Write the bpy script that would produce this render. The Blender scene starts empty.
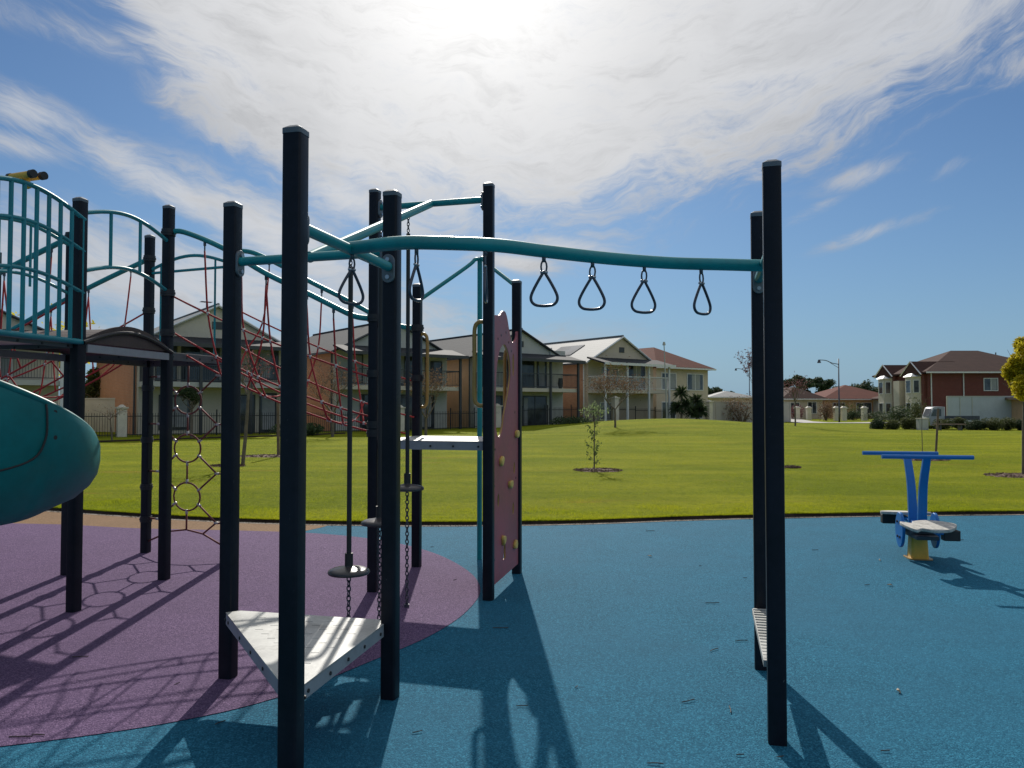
import bpy, math, random
from mathutils import Vector, Matrix
random.seed(7)
R = math.radians
scene = bpy.context.scene
COL = scene.collection
# ------------------------------------------------------------------ camera
CAMZ, F, TH = 1.55, 770.0, R(1.7)
cam = bpy.data.cameras.new('camera'); camo = bpy.data.objects.new('camera', cam); COL.objects.link(camo)
cam.sensor_width = 36; cam.lens = F/1024*36; cam.clip_start = .05; cam.clip_end = 4000
camo.location = (0, 0, CAMZ); camo.rotation_euler = (R(90)+TH, 0, 0); scene.camera = camo

def W(px, py, d):                       # point at ground depth d seen at that pixel
    u = (px-512)/F; v = (384-py)/F
    y = math.cos(TH)-v*math.sin(TH); z = math.sin(TH)+v*math.cos(TH)
    k = d/y
    return Vector((u*k, d, CAMZ+z*k))
def G(px, py, z=0.0):                   # point on the level z
    u = (px-512)/F; v = (384-py)/F
    y = math.cos(TH)-v*math.sin(TH); zz = math.sin(TH)+v*math.cos(TH)
    k = (z-CAMZ)/zz
    return Vector((u*k, y*k, z))

# ------------------------------------------------------------------ object helpers
def tag(o, label=None, cat=None, group=None, kind=None):
    if label: o['label'] = label
    if cat: o['category'] = cat
    if group: o['group'] = group
    if kind: o['kind'] = kind
    return o
def thing(name, label, cat, loc=(0, 0, 0), rz=0, group=None):
    o = bpy.data.objects.new(name, None); COL.objects.link(o)
    o.location = loc; o.rotation_euler = (0, 0, rz); o.empty_display_size = .2
    return tag(o, label, cat, group)
def kids(o):
    return [c for c in bpy.data.objects if c.parent == o]
def copy_tree(o, parent=None):
    ch = kids(o)
    c = o.copy(); COL.objects.link(c); c.parent = parent
    for k in ch: copy_tree(k, c)
    return c

class MB:
    def __init__(s): s.v = []; s.f = []; s.mi = 0; s.ml = []
    def add(s, vs, fs):
        s.ml += [s.mi]*len(fs)
        n = len(s.v); s.v += [tuple(v) for v in vs]; s.f += [tuple(i+n for i in f) for f in fs]; return s
    def box(s, c, d, rz=0, m=None):
        hx, hy, hz = d[0]/2, d[1]/2, d[2]/2
        M = m or Matrix.Rotation(rz, 3, 'Z')
        vs = [Vector(c)+M @ Vector((x*hx, y*hy, z*hz)) for z in (-1, 1) for y in (-1, 1) for x in (-1, 1)]
        return s.add(vs, [(0, 2, 3, 1), (4, 5, 7, 6), (0, 1, 5, 4), (2, 6, 7, 3), (0, 4, 6, 2), (1, 3, 7, 5)])
    def bx(s, x0, x1, y0, y1, z0, z1):
        return s.box(((x0+x1)/2, (y0+y1)/2, (z0+z1)/2), (x1-x0, y1-y0, z1-z0))
    def tube(s, pts, r, n=10, closed=False, caps=True):
        pts = [Vector(p) for p in pts]; m = len(pts)
        rs = r if isinstance(r, (list, tuple)) else [r]*m
        tans = []
        for i in range(m):
            a = pts[(i-1) % m] if (closed or i > 0) else pts[0]
            b = pts[(i+1) % m] if (closed or i < m-1) else pts[-1]
            t = (b-a); t = t.normalized() if t.length > 1e-9 else Vector((0, 0, 1)); tans.append(t)
        up = Vector((0, 0, 1)) if abs(tans[0].z) < .9 else Vector((1, 0, 0))
        nx = tans[0].cross(up).normalized(); base = len(s.v); vs = []; fs = []
        for i in range(m):
            t = tans[i]; nx = (nx-t*nx.dot(t)).normalized(); ny = t.cross(nx)
            for k in range(n):
                a = 2*math.pi*k/n
                vs.append(pts[i]+(nx*math.cos(a)+ny*math.sin(a))*rs[i])
        for i in range(m if closed else m-1):
            j = (i+1) % m
            for k in range(n):
                k2 = (k+1) % n
                fs.append((i*n+k, i*n+k2, j*n+k2, j*n+k))
        if caps and not closed:
            fs.append(tuple(range(n-1, -1, -1))); fs.append(tuple((m-1)*n+k for k in range(n)))
        return s.add(vs, fs)
    def prism(s, poly, z0, z1, top=1.0, c=(0, 0)):
        n = len(poly)
        vs = [(x, y, z0) for x, y in poly]+[(c[0]+(x-c[0])*top, c[1]+(y-c[1])*top, z1) for x, y in poly]
        fs = [tuple(range(n-1, -1, -1)), tuple(range(n, 2*n))]
        fs += [(i, (i+1) % n, n+(i+1) % n, n+i) for i in range(n)]
        return s.add(vs, fs)
    def build(s, name, mat, parent=None, smooth=False, rel=None, bevel=0, seg=2):
        me = bpy.data.meshes.new(name)
        vs = s.v
        if rel is not None: vs = [(v[0]-rel[0], v[1]-rel[1], v[2]-rel[2]) for v in vs]
        me.from_pydata(vs, [], s.f)
        if mat:
            for mm_ in (mat if isinstance(mat, (list, tuple)) else [mat]): me.materials.append(mm_)
        if any(s.ml): me.polygons.foreach_set('material_index', s.ml)
        me.validate(); me.update()
        if smooth:
            me.shade_smooth()
        o = bpy.data.objects.new(name, me); COL.objects.link(o)
        if parent: o.parent = parent
        if bevel:
            b = o.modifiers.new('bevel', 'BEVEL'); b.width = bevel; b.segments = seg; b.limit_method = 'ANGLE'
        return o
def smooth_edges(o, ang=40):
    m = o.data; m.shade_smooth()
    try: m.set_sharp_from_angle(angle=R(ang))
    except Exception: pass
    return o
def rsq(c, w, rz=0, r=.16, seg=3):      # rounded square outline
    out = []; h = w/2; rr = w*r
    for k, (sx, sy) in enumerate(((1, 1), (-1, 1), (-1, -1), (1, -1))):
        cx, cy = sx*(h-rr), sy*(h-rr)
        for i in range(seg+1):
            a = k*math.pi/2+i*math.pi/2/seg
            x, y = cx+rr*math.cos(a), cy+rr*math.sin(a)
            out.append((c[0]+x*math.cos(rz)-y*math.sin(rz), c[1]+x*math.sin(rz)+y*math.cos(rz)))
    return out
def smooth_path(pts, n=6, closed=False):
    P = [Vector(p) for p in pts]; out = []; m = len(P)
    rng = range(m) if closed else range(m-1)
    for i in rng:
        p1, p2 = P[i], P[(i+1) % m]
        p0 = P[(i-1) % m] if (closed or i > 0) else p1*2-p2
        p3 = P[(i+2) % m] if (closed or i+2 < m) else p2*2-p1
        for k in range(n):
            t = k/n
            out.append(.5*((2*p1)+(p2-p0)*t+(2*p0-5*p1+4*p2-p3)*t*t+(3*p1-p0-3*p2+p3)*t**3))
    if not closed: out.append(P[-1])
    return out
def plate(name, outlines, thick, M, mat, parent=None, rel=None, bevel=0.0):
    """flat plate with holes: outlines in local xy, extruded along z, moved by matrix M"""
    cu = bpy.data.curves.new('c', 'CURVE'); cu.dimensions = '2D'; cu.fill_mode = 'BOTH'; cu.extrude = thick/2
    cu.bevel_depth = bevel; cu.bevel_resolution = 1
    for ol in outlines:
        sp = cu.splines.new('POLY'); sp.points.add(len(ol)-1); sp.use_cyclic_u = True
        for i, p in enumerate(ol): sp.points[i].co = (p[0], p[1], 0, 1)
    tmp = bpy.data.objects.new('tmp', cu)
    me = bpy.data.meshes.new_from_object(tmp); bpy.data.objects.remove(tmp); bpy.data.curves.remove(cu)
    me.name = name; me.transform(M)
    if rel is not None: me.transform(Matrix.Translation(-Vector(rel)))
    me.materials.clear(); me.materials.append(mat)
    o = bpy.data.objects.new(name, me); COL.objects.link(o)
    if parent: o.parent = parent
    return o

# ------------------------------------------------------------------ materials
class N:                                # tiny expression wrapper for shader math
    def __init__(s, nt, sock): s.nt = nt; s.k = sock
    def _m(s, op, *a, clamp=False):
        n = s.nt.nodes.new('ShaderNodeMath'); n.operation = op; n.use_clamp = clamp
        for i, x in enumerate((s,)+a):
            if isinstance(x, N): s.nt.links.new(x.k, n.inputs[i])
            else: n.inputs[i].default_value = x
        return N(s.nt, n.outputs[0])
    def __add__(s, o): return s._m('ADD', o)
    def __radd__(s, o): return s._m('ADD', o)
    def __sub__(s, o): return s._m('SUBTRACT', o)
    def __rsub__(s, o): return (s*-1)+o
    def __mul__(s, o): return s._m('MULTIPLY', o)
    def __rmul__(s, o): return s._m('MULTIPLY', o)
    def __truediv__(s, o): return s._m('DIVIDE', o)
    def pow(s, o): return s._m('POWER', o)
    def exp(s): return s._m('EXPONENT')
    def sqrt(s): return s._m('SQRT')
    def atan2(s, o): return s._m('ARCTAN2', o)
    def max(s, o): return s._m('MAXIMUM', o)
    def min(s, o): return s._m('MINIMUM', o)
    def step(s, a, b):                  # smoothstep
        n = s.nt.nodes.new('ShaderNodeMapRange'); n.interpolation_type = 'SMOOTHSTEP'
        s.nt.links.new(s.k, n.inputs[0]); n.inputs[1].default_value = a; n.inputs[2].default_value = b
        return N(s.nt, n.outputs[0])
def comb(nt, x, y, z=0.0):
    n = nt.nodes.new('ShaderNodeCombineXYZ')
    for i, a in enumerate((x, y, z)):
        if isinstance(a, N): nt.links.new(a.k, n.inputs[i])
        else: n.inputs[i].default_value = a
    return n.outputs[0]
def noise(nt, vec, scale=5, detail=4, rough=.55, dist=0, col=False):
    n = nt.nodes.new('ShaderNodeTexNoise'); n.inputs['Scale'].default_value = scale
    n.inputs['Detail'].default_value = detail; n.inputs['Roughness'].default_value = rough; n.inputs['Distortion'].default_value = dist
    if vec is not None: nt.links.new(vec, n.inputs['Vector'])
    return n.outputs['Color'] if col else N(nt, n.outputs['Fac'])
def mixc(nt, fac, a, b, mode='MIX'):
    n = nt.nodes.new('ShaderNodeMix'); n.data_type = 'RGBA'; n.blend_type = mode
    for i, x in ((0, fac), (6, a), (7, b)):
        if isinstance(x, N): nt.links.new(x.k, n.inputs[i])
        elif hasattr(x, 'links'): nt.links.new(x, n.inputs[i])
        elif isinstance(x, (int, float)): n.inputs[i].default_value = x if i == 0 else (x, x, x, 1)
        else: n.inputs[i].default_value = (*x, 1)
    return n.outputs[2]
def newmat(name):
    m = bpy.data.materials.new(name); m.use_nodes = True; nt = m.node_tree
    b = nt.nodes['Principled BSDF']
    tc = nt.nodes.new('ShaderNodeTexCoord')
    return m, nt, b, tc
def bump(nt, b, h, strength=.3, dist=.01):
    n = nt.nodes.new('ShaderNodeBump'); n.inputs['Strength'].default_value = strength; n.inputs['Distance'].default_value = dist
    nt.links.new(h.k if isinstance(h, N) else h, n.inputs['Height']); nt.links.new(n.outputs[0], b.inputs['Normal'])
def paint(name, col, rough=.4, metal=0, var=.15, scale=6, bmp=.05, dirt=.0, spec=.5, coat=0, wear=0, wearcol=(.16, .16, .17)):
    m, nt, b, tc = newmat(name)
    v = tc.outputs['Object']
    n1 = noise(nt, v, scale, 5, .6); n2 = noise(nt, v, scale*9, 3, .6)
    f = (n1*.7+n2*.3).step(.3, .7)
    c = mixc(nt, f, [x*(1-var) for x in col], [min(1, x*(1+var)) for x in col])
    if dirt:
        d = noise(nt, v, scale*.6, 8, .7, .5).step(.52, .72)*dirt
        c = mixc(nt, d, c, (.09, .08, .065))
    if wear:
        mp = nt.nodes.new('ShaderNodeMapping'); mp.inputs['Scale'].default_value = (1, 1, .35); nt.links.new(v, mp.inputs[0])
        a_ = noise(nt, mp.outputs[0], 55, 6, .75, .4).step(.66, .70); b2_ = noise(nt, v, 3.1, 3, .6).step(.45, .62)
        c = mixc(nt, a_*b2_*wear, c, wearcol)
    nt.links.new(c, b.inputs['Base Color'])
    r = n1*.25+(rough-.12); nt.links.new(r.k, b.inputs['Roughness'])
    b.inputs['Metallic'].default_value = metal; b.inputs['Specular IOR Level'].default_value = spec
    b.inputs['Coat Weight'].default_value = coat
    if bmp: bump(nt, b, n2, bmp, .004)
    return m
M = {}
M['post'] = paint('post_navy', (.009, .010, .016), .42, var=.35, scale=3, dirt=.10, bmp=.08, spec=.22, wear=.8)
M['cap'] = paint('post_cap_grey', (.11, .13, .15), .5, dirt=.2)
M['teal'] = paint('teal_pipe', (.001, .235, .245), .42, var=.14, scale=4, dirt=.16, wear=.8, wearcol=(.10, .22, .23))
M['bar'] = paint('teal_rail', (.001, .20, .24), .45, var=.14, scale=4, dirt=.12, wear=.7, wearcol=(.08, .2, .22))
M['slide'] = paint('slide_plastic', (.001, .18, .185), .48, var=.2, scale=2.5, dirt=.22, wear=.9, wearcol=(.06, .22, .22), bmp=.12)
def _translucent(m, col, fac):
    nt = m.node_tree; b = nt.nodes['Principled BSDF']; tr = nt.nodes.new('ShaderNodeBsdfTranslucent'); tr.inputs['Color'].default_value = (*col, 1)
    mx = nt.nodes.new('ShaderNodeMixShader'); mx.inputs[0].default_value = fac
    nt.links.new(b.outputs[0], mx.inputs[1]); nt.links.new(tr.outputs[0], mx.inputs[2]); nt.links.new(mx.outputs[0], nt.nodes['Material Output'].inputs['Surface'])
_translucent(M['slide'], (.0, .30, .30), .22)
M['clamp'] = paint('clamp_grey', (.16, .17, .18), .45, metal=.6, dirt=.2)
M['clampdark'] = paint('clamp_dark', (.012, .012, .015), .5, dirt=.1)
M['steel'] = paint('steel', (.42, .43, .45), .35, metal=.9, var=.1)
M['darksteel'] = paint('dark_steel', (.08, .085, .1), .38, metal=.5, var=.2)
M['ring'] = paint('ring_rubber', (.035, .045, .065), .32, var=.15)
M['deck'] = paint('deck_grey', (.40, .40, .37), .45, var=.22, scale=5, dirt=.65, bmp=.1)
M['deckside'] = paint('deck_skirt', (.27, .285, .30), .5, var=.1, dirt=.35)
M['rope'] = paint('red_rope', (.40, .03, .03), .75, var=.35, scale=40, bmp=.3)
M['netrope'] = paint('brown_rope', (.20, .06, .05), .8, var=.35, scale=40, bmp=.3)
M['joint'] = paint('rope_joint', (.55, .52, .48), .4, metal=.3)
M['yellow'] = paint('yellow_paint', (.75, .43, .05), .4, var=.12, dirt=.15)
M['ochre'] = paint('ochre_handle', (.34, .21, .05), .4, var=.15, dirt=.1)
M['pink'] = paint('mauve_panel', (.34, .078, .095), .5, var=.18, scale=3, dirt=.25, wear=.6, wearcol=(.5, .3, .33))
M['grip'] = paint('panel_grip', (.62, .42, .10), .55, var=.25, scale=12)
M['black'] = paint('black_rubber', (.02, .02, .02), .6, var=.2)
M['disc'] = paint('disc_rubber', (.05, .045, .045), .3, var=.2)
M['blueseesaw'] = paint('bright_blue', (.001, .15, .46), .4, var=.1, scale=5, dirt=.1)
M['seat'] = paint('speckled_seat', (.46, .44, .39), .7, var=.35, scale=30, dirt=.6)
M['white'] = paint('white_paint', (.72, .72, .7), .45, var=.06, dirt=.12)
M['cream'] = paint('cream_render', (.60, .54, .43), .8, var=.08, scale=1, dirt=.2)
M['beige'] = paint('beige_render', (.58, .49, .37), .8, var=.08, scale=1, dirt=.2)
M['grey'] = paint('grey_render', (.50, .50, .45), .8, var=.08, scale=1, dirt=.2)
M['apricot'] = paint('apricot_render', (.64, .40, .23), .85, var=.08, scale=1, dirt=.15)
M['pillar'] = paint('pillar_stone', (.66, .60, .48), .8, var=.12, scale=2, dirt=.25)
M['trim'] = paint('dark_trim', (.05, .055, .06), .5)
M['fence'] = paint('black_metal', (.012, .013, .014), .45)
M['fencewall'] = paint('fence_sheet', (.42, .40, .34), .6, var=.1, scale=1, dirt=.15)
M['truckpaint'] = paint('truck_paint', (.36, .38, .39), .5, var=.15, scale=2, dirt=.3)
M['whitefence'] = paint('pale_sheet', (.48, .52, .54), .5, var=.08, scale=1, dirt=.2)
M['wood'] = paint('old_wood', (.16, .11, .075), .8, var=.3, scale=8, dirt=.2, bmp=.3)
M['bark'] = paint('bark', (.15, .12, .09), .85, var=.35, scale=9, bmp=.4)
M['bridge'] = paint('bridge_brown', (.075, .052, .045), .7, var=.25, scale=6, dirt=.3, bmp=.2)
M['path'] = paint('path_concrete', (.40, .38, .34), .85, var=.12, scale=1.5, dirt=.2)
M['edging'] = paint('edging_concrete', (.30, .25, .20), .85, var=.3, scale=6, dirt=.4, bmp=.4)
M['soil'] = paint('soil', (.030, .018, .011), .95, var=.5, scale=14, bmp=.6)
M['mulch'] = paint('mulch', (.12, .07, .045), .95, var=.7, scale=25, bmp=.9)
M['twig'] = paint('twig', (.05, .038, .03), .8, var=.5, scale=30)
M['dryleaf'] = paint('dry_leaf', (.25, .2, .13), .7, var=.4, scale=30)
def brick(name, c1, c2, mort, sc=1):
    m, nt, b, tc = newmat(name)
    sx = nt.nodes.new('ShaderNodeSeparateXYZ'); nt.links.new(tc.outputs['Object'], sx.inputs[0])
    x = N(nt, sx.outputs[0]); y = N(nt, sx.outputs[1]); z = N(nt, sx.outputs[2])
    br = nt.nodes.new('ShaderNodeTexBrick'); nt.links.new(comb(nt, x+y, z, 0.0), br.inputs['Vector'])
    br.inputs['Scale'].default_value = 1; br.inputs['Brick Width'].default_value = .24*sc; br.inputs['Row Height'].default_value = .086*sc
    br.inputs['Mortar Size'].default_value = .008; br.inputs['Color1'].default_value = (*c1, 1); br.inputs['Color2'].default_value = (*c2, 1); br.inputs['Mortar'].default_value = (*mort, 1)
    n = noise(nt, tc.outputs['Object'], 1.2, 5).step(.3, .7)
    nt.links.new(mixc(nt, n*.35, br.outputs['Color'], [a*.7 for a in c1]), b.inputs['Base Color']); b.inputs['Roughness'].default_value = .9
    return m
M['orangebrick'] = brick('orange_brick', (.52, .25, .14), (.44, .20, .11), (.42, .33, .25))
M['redbrick'] = brick('red_brick', (.19, .045, .035), (.145, .034, .028), (.16, .10, .08))
def rooftile(name, c, c2, rough=.7, pitch=.33):
    m, nt, b, tc = newmat(name)
    sx = nt.nodes.new('ShaderNodeSeparateXYZ'); nt.links.new(tc.outputs['Object'], sx.inputs[0])
    x = N(nt, sx.outputs[0]); y = N(nt, sx.outputs[1]); z = N(nt, sx.outputs[2])
    wv = nt.nodes.new('ShaderNodeTexBrick'); nt.links.new(comb(nt, x+y, z*1.6, 0.0), wv.inputs['Vector'])
    wv.inputs['Scale'].default_value = 1; wv.inputs['Brick Width'].default_value = pitch; wv.inputs['Row Height'].default_value = .3
    wv.inputs['Mortar Size'].default_value = .02
    wv.inputs['Color1'].default_value = (*c, 1); wv.inputs['Color2'].default_value = (*c2, 1); wv.inputs['Mortar'].default_value = (*[a*.5 for a in c], 1)
    n = noise(nt, tc.outputs['Object'], .9, 6).step(.3, .7)
    nt.links.new(mixc(nt, n*.4, wv.outputs['Color'], [a*.75 for a in c2]), b.inputs['Base Color']); b.inputs['Roughness'].default_value = rough; b.inputs['Specular IOR Level'].default_value = .25
    return m
M['redtile'] = rooftile('red_tile', (.16, .042, .026), (.125, .034, .021), .95)
M['browntile'] = rooftile('brown_tile', (.085, .042, .032), (.065, .032, .026), .95)
M['darkroof'] = rooftile('dark_metal_roof', (.075, .08, .085), (.06, .065, .07), .9, .2)
M['verandahroof'] = rooftile('verandah_roof', (.03, .034, .04), (.025, .028, .033), .8, .2)
M['skirtdark'] = paint('dark_skirt', (.085, .09, .095), .55, dirt=.2)
M['greyroof'] = rooftile('grey_metal_roof', (.24, .25, .24), (.21, .22, .22), .7, .2)
def glass():
    m, nt, b, tc = newmat('window_glass')
    n = noise(nt, tc.outputs['Object'], .8, 3).step(.4, .6)
    nt.links.new(mixc(nt, n, (.02, .026, .034), (.07, .085, .10)), b.inputs['Base Color'])
    b.inputs['Roughness'].default_value = .08; b.inputs['Specular IOR Level'].default_value = .6
    return m
M['glass'] = glass()
M['curtain'] = paint('window_blind', (.30, .31, .31), .5, var=.15, scale=3)
def leafmat(name, a, b_, trans=.45, hue=.3):
    m, nt, b, tc = newmat(name)
    gi = nt.nodes.new('ShaderNodeNewGeometry')
    rnd = N(nt, gi.outputs['Random Per Island'])
    c = mixc(nt, rnd, a, b_)
    nt.links.new(c, b.inputs['Base Color']); b.inputs['Roughness'].default_value = .75; b.inputs['Specular IOR Level'].default_value = .2
    tr = nt.nodes.new('ShaderNodeBsdfTranslucent'); nt.links.new(mixc(nt, .5, c, [min(1, x*1.6) for x in b_]), tr.inputs['Color'])
    mx = nt.nodes.new('ShaderNodeMixShader'); mx.inputs[0].default_value = trans
    nt.links.new(b.outputs[0], mx.inputs[1]); nt.links.new(tr.outputs[0], mx.inputs[2])
    nt.links.new(mx.outputs[0], nt.nodes['Material Output'].inputs['Surface'])
    return m
M['leaf'] = leafmat('leaf_green', (.035, .07, .018), (.10, .14, .04))
M['leafdark'] = leafmat('leaf_dark', (.022, .042, .016), (.06, .09, .035), .2)
M['leafyellow'] = leafmat('leaf_yellow', (.34, .27, .012), (.60, .52, .04), .55)
M['leafolive'] = leafmat('leaf_olive', (.045, .06, .016), (.11, .125, .035), .25)
M['leafbrown'] = leafmat('leaf_brown', (.10, .06, .035), (.19, .12, .07), .35)
M['leafpink'] = leafmat('leaf_plum', (.10, .04, .045), (.18, .08, .08), .35)
M['leafpale'] = leafmat('leaf_pale', (.12, .17, .07), (.24, .30, .14), .45)
def rubber(name, c, dark, light):
    m, nt, b, tc = newmat(name); v = tc.outputs['Object']
    vo = nt.nodes.new('ShaderNodeTexVoronoi'); vo.inputs['Scale'].default_value = 150; nt.links.new(v, vo.inputs['Vector'])
    vr = nt.nodes.new('ShaderNodeTexWhiteNoise'); vr.noise_dimensions = '3D'; nt.links.new(vo.outputs['Color'], vr.inputs['Vector'])
    g = N(nt, vr.outputs['Value'])
    mid = noise(nt, v, 42, 4, .75).step(.32, .68)
    big = noise(nt, v, .55, 6, .6, .6).step(.36, .66); sm = noise(nt, v, 2.6, 6, .7).step(.34, .68)
    c1 = mixc(nt, g.pow(1.6), dark, light)
    c1 = mixc(nt, mid*.6, c1, dark)
    c1 = mixc(nt, .30, c1, c)
    c2 = mixc(nt, big*.42, c1, [x*.72+.016 for x in c])
    c3 = mixc(nt, sm*.20, c2, [min(1, x*1.22+.016) for x in c])
    st = noise(nt, v, 6, 9, .75, .8).step(.62, .72)*.22
    nt.links.new(mixc(nt, st, c3, [x*.45+.01 for x in c]), b.inputs['Base Color'])
    b.inputs['Roughness'].default_value = .85; b.inputs['Specular IOR Level'].default_value = .08
    bump(nt, b, N(nt, vo.outputs['Distance'])*-1+mid*.4, .8, .004)
    return m
M['rubblue'] = rubber('rubber_blue', (.010, .132, .228), (.001, .044, .082), (.06, .31, .45))
M['rubpurple'] = rubber('rubber_purple', (.136, .082, .172), (.044, .027, .065), (.35, .23, .38))
M['rubtan'] = rubber('rubber_tan', (.26, .155, .08), (.12, .07, .04), (.42, .28, .16))
def lawn_colour(nt, v):
    mp = nt.nodes.new('ShaderNodeMapping'); mp.inputs['Scale'].default_value = (.06, .30, 1); nt.links.new(v, mp.inputs[0])
    bands = noise(nt, mp.outputs[0], 2.2, 4, .6, .4).step(.35, .65)
    pat = noise(nt, v, .22, 6, .62, .3).step(.42, .66)
    mid = noise(nt, v, 1.6, 6, .7).step(.3, .72); fine = noise(nt, v, 24, 4, .75).step(.25, .75)
    c = mixc(nt, fine, (.120, .155, .010), (.31, .345, .024))
    c = mixc(nt, mid*.5, c, (.125, .165, .011))
    c = mixc(nt, bands*.5, c, (.345, .345, .026))
    dry = noise(nt, mp.outputs[0], 4.6, 7, .68, .6).step(.56, .70)
    c = mixc(nt, dry*.75, c, (.30, .21, .035))
    c = mixc(nt, pat*.45, c, (.11, .155, .010))
    cl = noise(nt, v, 7, 5, .7).step(.50, .66)
    c = mixc(nt, cl*.38, c, (.075, .115, .006))
    return c, fine, mid
def lawn():
    m, nt, b, tc = newmat('lawn')
    c, fine, mid = lawn_colour(nt, tc.outputs['Object'])
    nt.links.new(c, b.inputs['Base Color']); b.inputs['Roughness'].default_value = .9; b.inputs['Specular IOR Level'].default_value = .02
    bump(nt, b, fine+mid*.6, .9, .03)
    return m
def blademat():
    m, nt, b, tc = newmat('grass_blade')
    c, fine, mid = lawn_colour(nt, tc.outputs['Object'])
    gi = nt.nodes.new('ShaderNodeNewGeometry'); rnd = N(nt, gi.outputs['Random Per Island'])
    c = mixc(nt, rnd*.5, c, (.12, .16, .008)); c2 = mixc(nt, 1.0, c, (1.7, 1.6, 1.2), 'MULTIPLY')
    nt.links.new(c, b.inputs['Base Color']); b.inputs['Roughness'].default_value = .7; b.inputs['Specular IOR Level'].default_value = .15
    tr = nt.nodes.new('ShaderNodeBsdfTranslucent'); nt.links.new(c2, tr.inputs['Color'])
    mx = nt.nodes.new('ShaderNodeMixShader'); mx.inputs[0].default_value = .62
    nt.links.new(b.outputs[0], mx.inputs[1]); nt.links.new(tr.outputs[0], mx.inputs[2]); nt.links.new(mx.outputs[0], nt.nodes['Material Output'].inputs['Surface'])
    return m
M['blade'] = blademat()
M['lawn'] = lawn()

# ================================================================== SETTING
# sky
SAZ, SEL = R(-2.9), R(32)
sdir = Vector((math.sin(SAZ)*math.cos(SEL), math.cos(SAZ)*math.cos(SEL), math.sin(SEL)))
SKYS, CLOUDB = .10, 1.0
def make_world():
    w = bpy.data.worlds.new('World'); scene.world = w; w.use_nodes = True; nt = w.node_tree
    bg = nt.nodes['Background']; bg.inputs['Strength'].default_value = SKYS
    sky = nt.nodes.new('ShaderNodeTexSky'); sky.sky_type = 'NISHITA'; sky.sun_disc = False
    sky.sun_elevation = SEL; sky.sun_rotation = SAZ; sky.altitude = 20; sky.air_density = 1.0; sky.dust_density = .35; sky.ozone_density = 2.2
    tc = nt.nodes.new('ShaderNodeTexCoord'); sp = nt.nodes.new('ShaderNodeSeparateXYZ'); nt.links.new(tc.outputs['Generated'], sp.inputs[0])
    x, y, z = (N(nt, sp.outputs[i]) for i in range(3))
    az = x.atan2(y); hz = (x*x+y*y).sqrt(); el = z.atan2(hz)
    def curve(pts):
        n = nt.nodes.new('ShaderNodeFloatCurve'); cv = n.mapping.curves[0]
        n.mapping.use_clip = False
        P = [((a+1.2)/2.4, b) for a, b in pts]
        while len(cv.points) < len(P): cv.points.new(.5, .5)
        for i, p in enumerate(P): cv.points[i].location = p; cv.points[i].handle_type = 'AUTO'
        n.mapping.update()
        nt.links.new(((az+1.2)/2.4).k, n.inputs['Value']); return N(nt, n.outputs[0])
    def ae(px, py):
        a = math.atan((px-512)/F); return a, math.atan((407-py)/F*math.cos(a))
    L = [(px, py) for px, py in ((-260, -160), (-60, -60), (80, 8), (130, 75), (190, 145), (270, 205), (340, 250), (440, 268), (560, 262), (640, 240), (720, 205), (820, 168), (920, 135), (1024, 98), (1150, 40), (1400, -20))]
    lower = curve([ae(*p) for p in L])
    # cirrus: streaks that fan upwards to both sides, warped into wisps
    wv = noise(nt, comb(nt, az*2.2, el*2.6, 1.7), 2.0, 4, .55); wv2 = noise(nt, comb(nt, az*2.2, el*2.6, 9.3), 2.0, 4, .55)
    e1 = el-az*az*.50+(wv-.5)*.13+az*(az*-1).step(-.05, .35)*-.12; a1 = az+(wv2-.5)*.18
    big = noise(nt, comb(nt, a1*3.0, e1*8.5, .4), 1.0, 9, .62, .12)
    mid = noise(nt, comb(nt, a1*7+e1*4, e1*24, 3.1), 1.0, 10, .68, .15)
    fin = noise(nt, comb(nt, a1*16+e1*10, e1*70-az*4, 4.4), 1.0, 9, .72, .1)
    fbl = noise(nt, comb(nt, az*3.2, el*4.6, 7.7), 1.0, 4, .55)
    def blob(px, py, sx, sy, rot):
        a, e = ae(px, py); c, s_ = math.cos(rot), math.sin(rot)
        u = (az-a)*c+(el-e)*s_; v = (el-e)*c-(az-a)*s_
        u = u/sx; v = v/sy
        return ((u*u+v*v)*-1).exp()
    m = (el-lower+(fbl-.5)*.16+(mid-.5)*.10).step(-.05, .16)*.97
    for b_ in ((20, 108, .075, .026, R(-12), .72), (170, 190, .16, .030, R(-24), .78), (270, 235, .17, .045, R(-24), .86), (10, 142, .09, .018, R(-5), .62), (360, 200, .14, .04, R(-20), .8), (200, 285, .36, .065, R(-8), .78),
               (250, 345, .45, .045, R(0), .62), (515, 262, .06, .014, R(-8), .85), (560, 245, .10, .02, R(-6), .7), (870, 172, .07, .016, R(12), .50), (885, 228, .08, .010, R(15), .52), (955, 165, .04, .012, R(20), .46), (815, 210, .05, .009, R(20), .42), (30, 15, .2, .02, R(-8), .42)):
        m = m.max(blob(*b_[:5])*b_[5])
    tex = big*.40+mid*.36+fin*.24
    dens = (m*1.16+(tex-.5)*3.4*(m*3.0).min(1.0)*(1.30-m*.62)-.12).step(.02, .95)
    vis = dens*.96
    # forward scattering: cloud and air brighten towards the sun
    n = nt.nodes.new('ShaderNodeVectorMath'); n.operation = 'DOT_PRODUCT'; nt.links.new(tc.outputs['Generated'], n.inputs[0]); n.inputs[1].default_value = sdir
    cs = N(nt, n.outputs['Value']).max(0.0)
    glow = cs.pow(90)*4.0+cs.pow(22)*1.5+cs.pow(3)*1.3+5.6
    shade = 1.0-(big-.5).step(.0, .2)*.10-(fbl-.5).step(-.05, .2)*.08-(mid-.5).step(-.02, .2)*.13-(fin-.5).step(.0, .2)*.08
    cb = glow*shade*CLOUDB*(dens*.22+.80)
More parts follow.
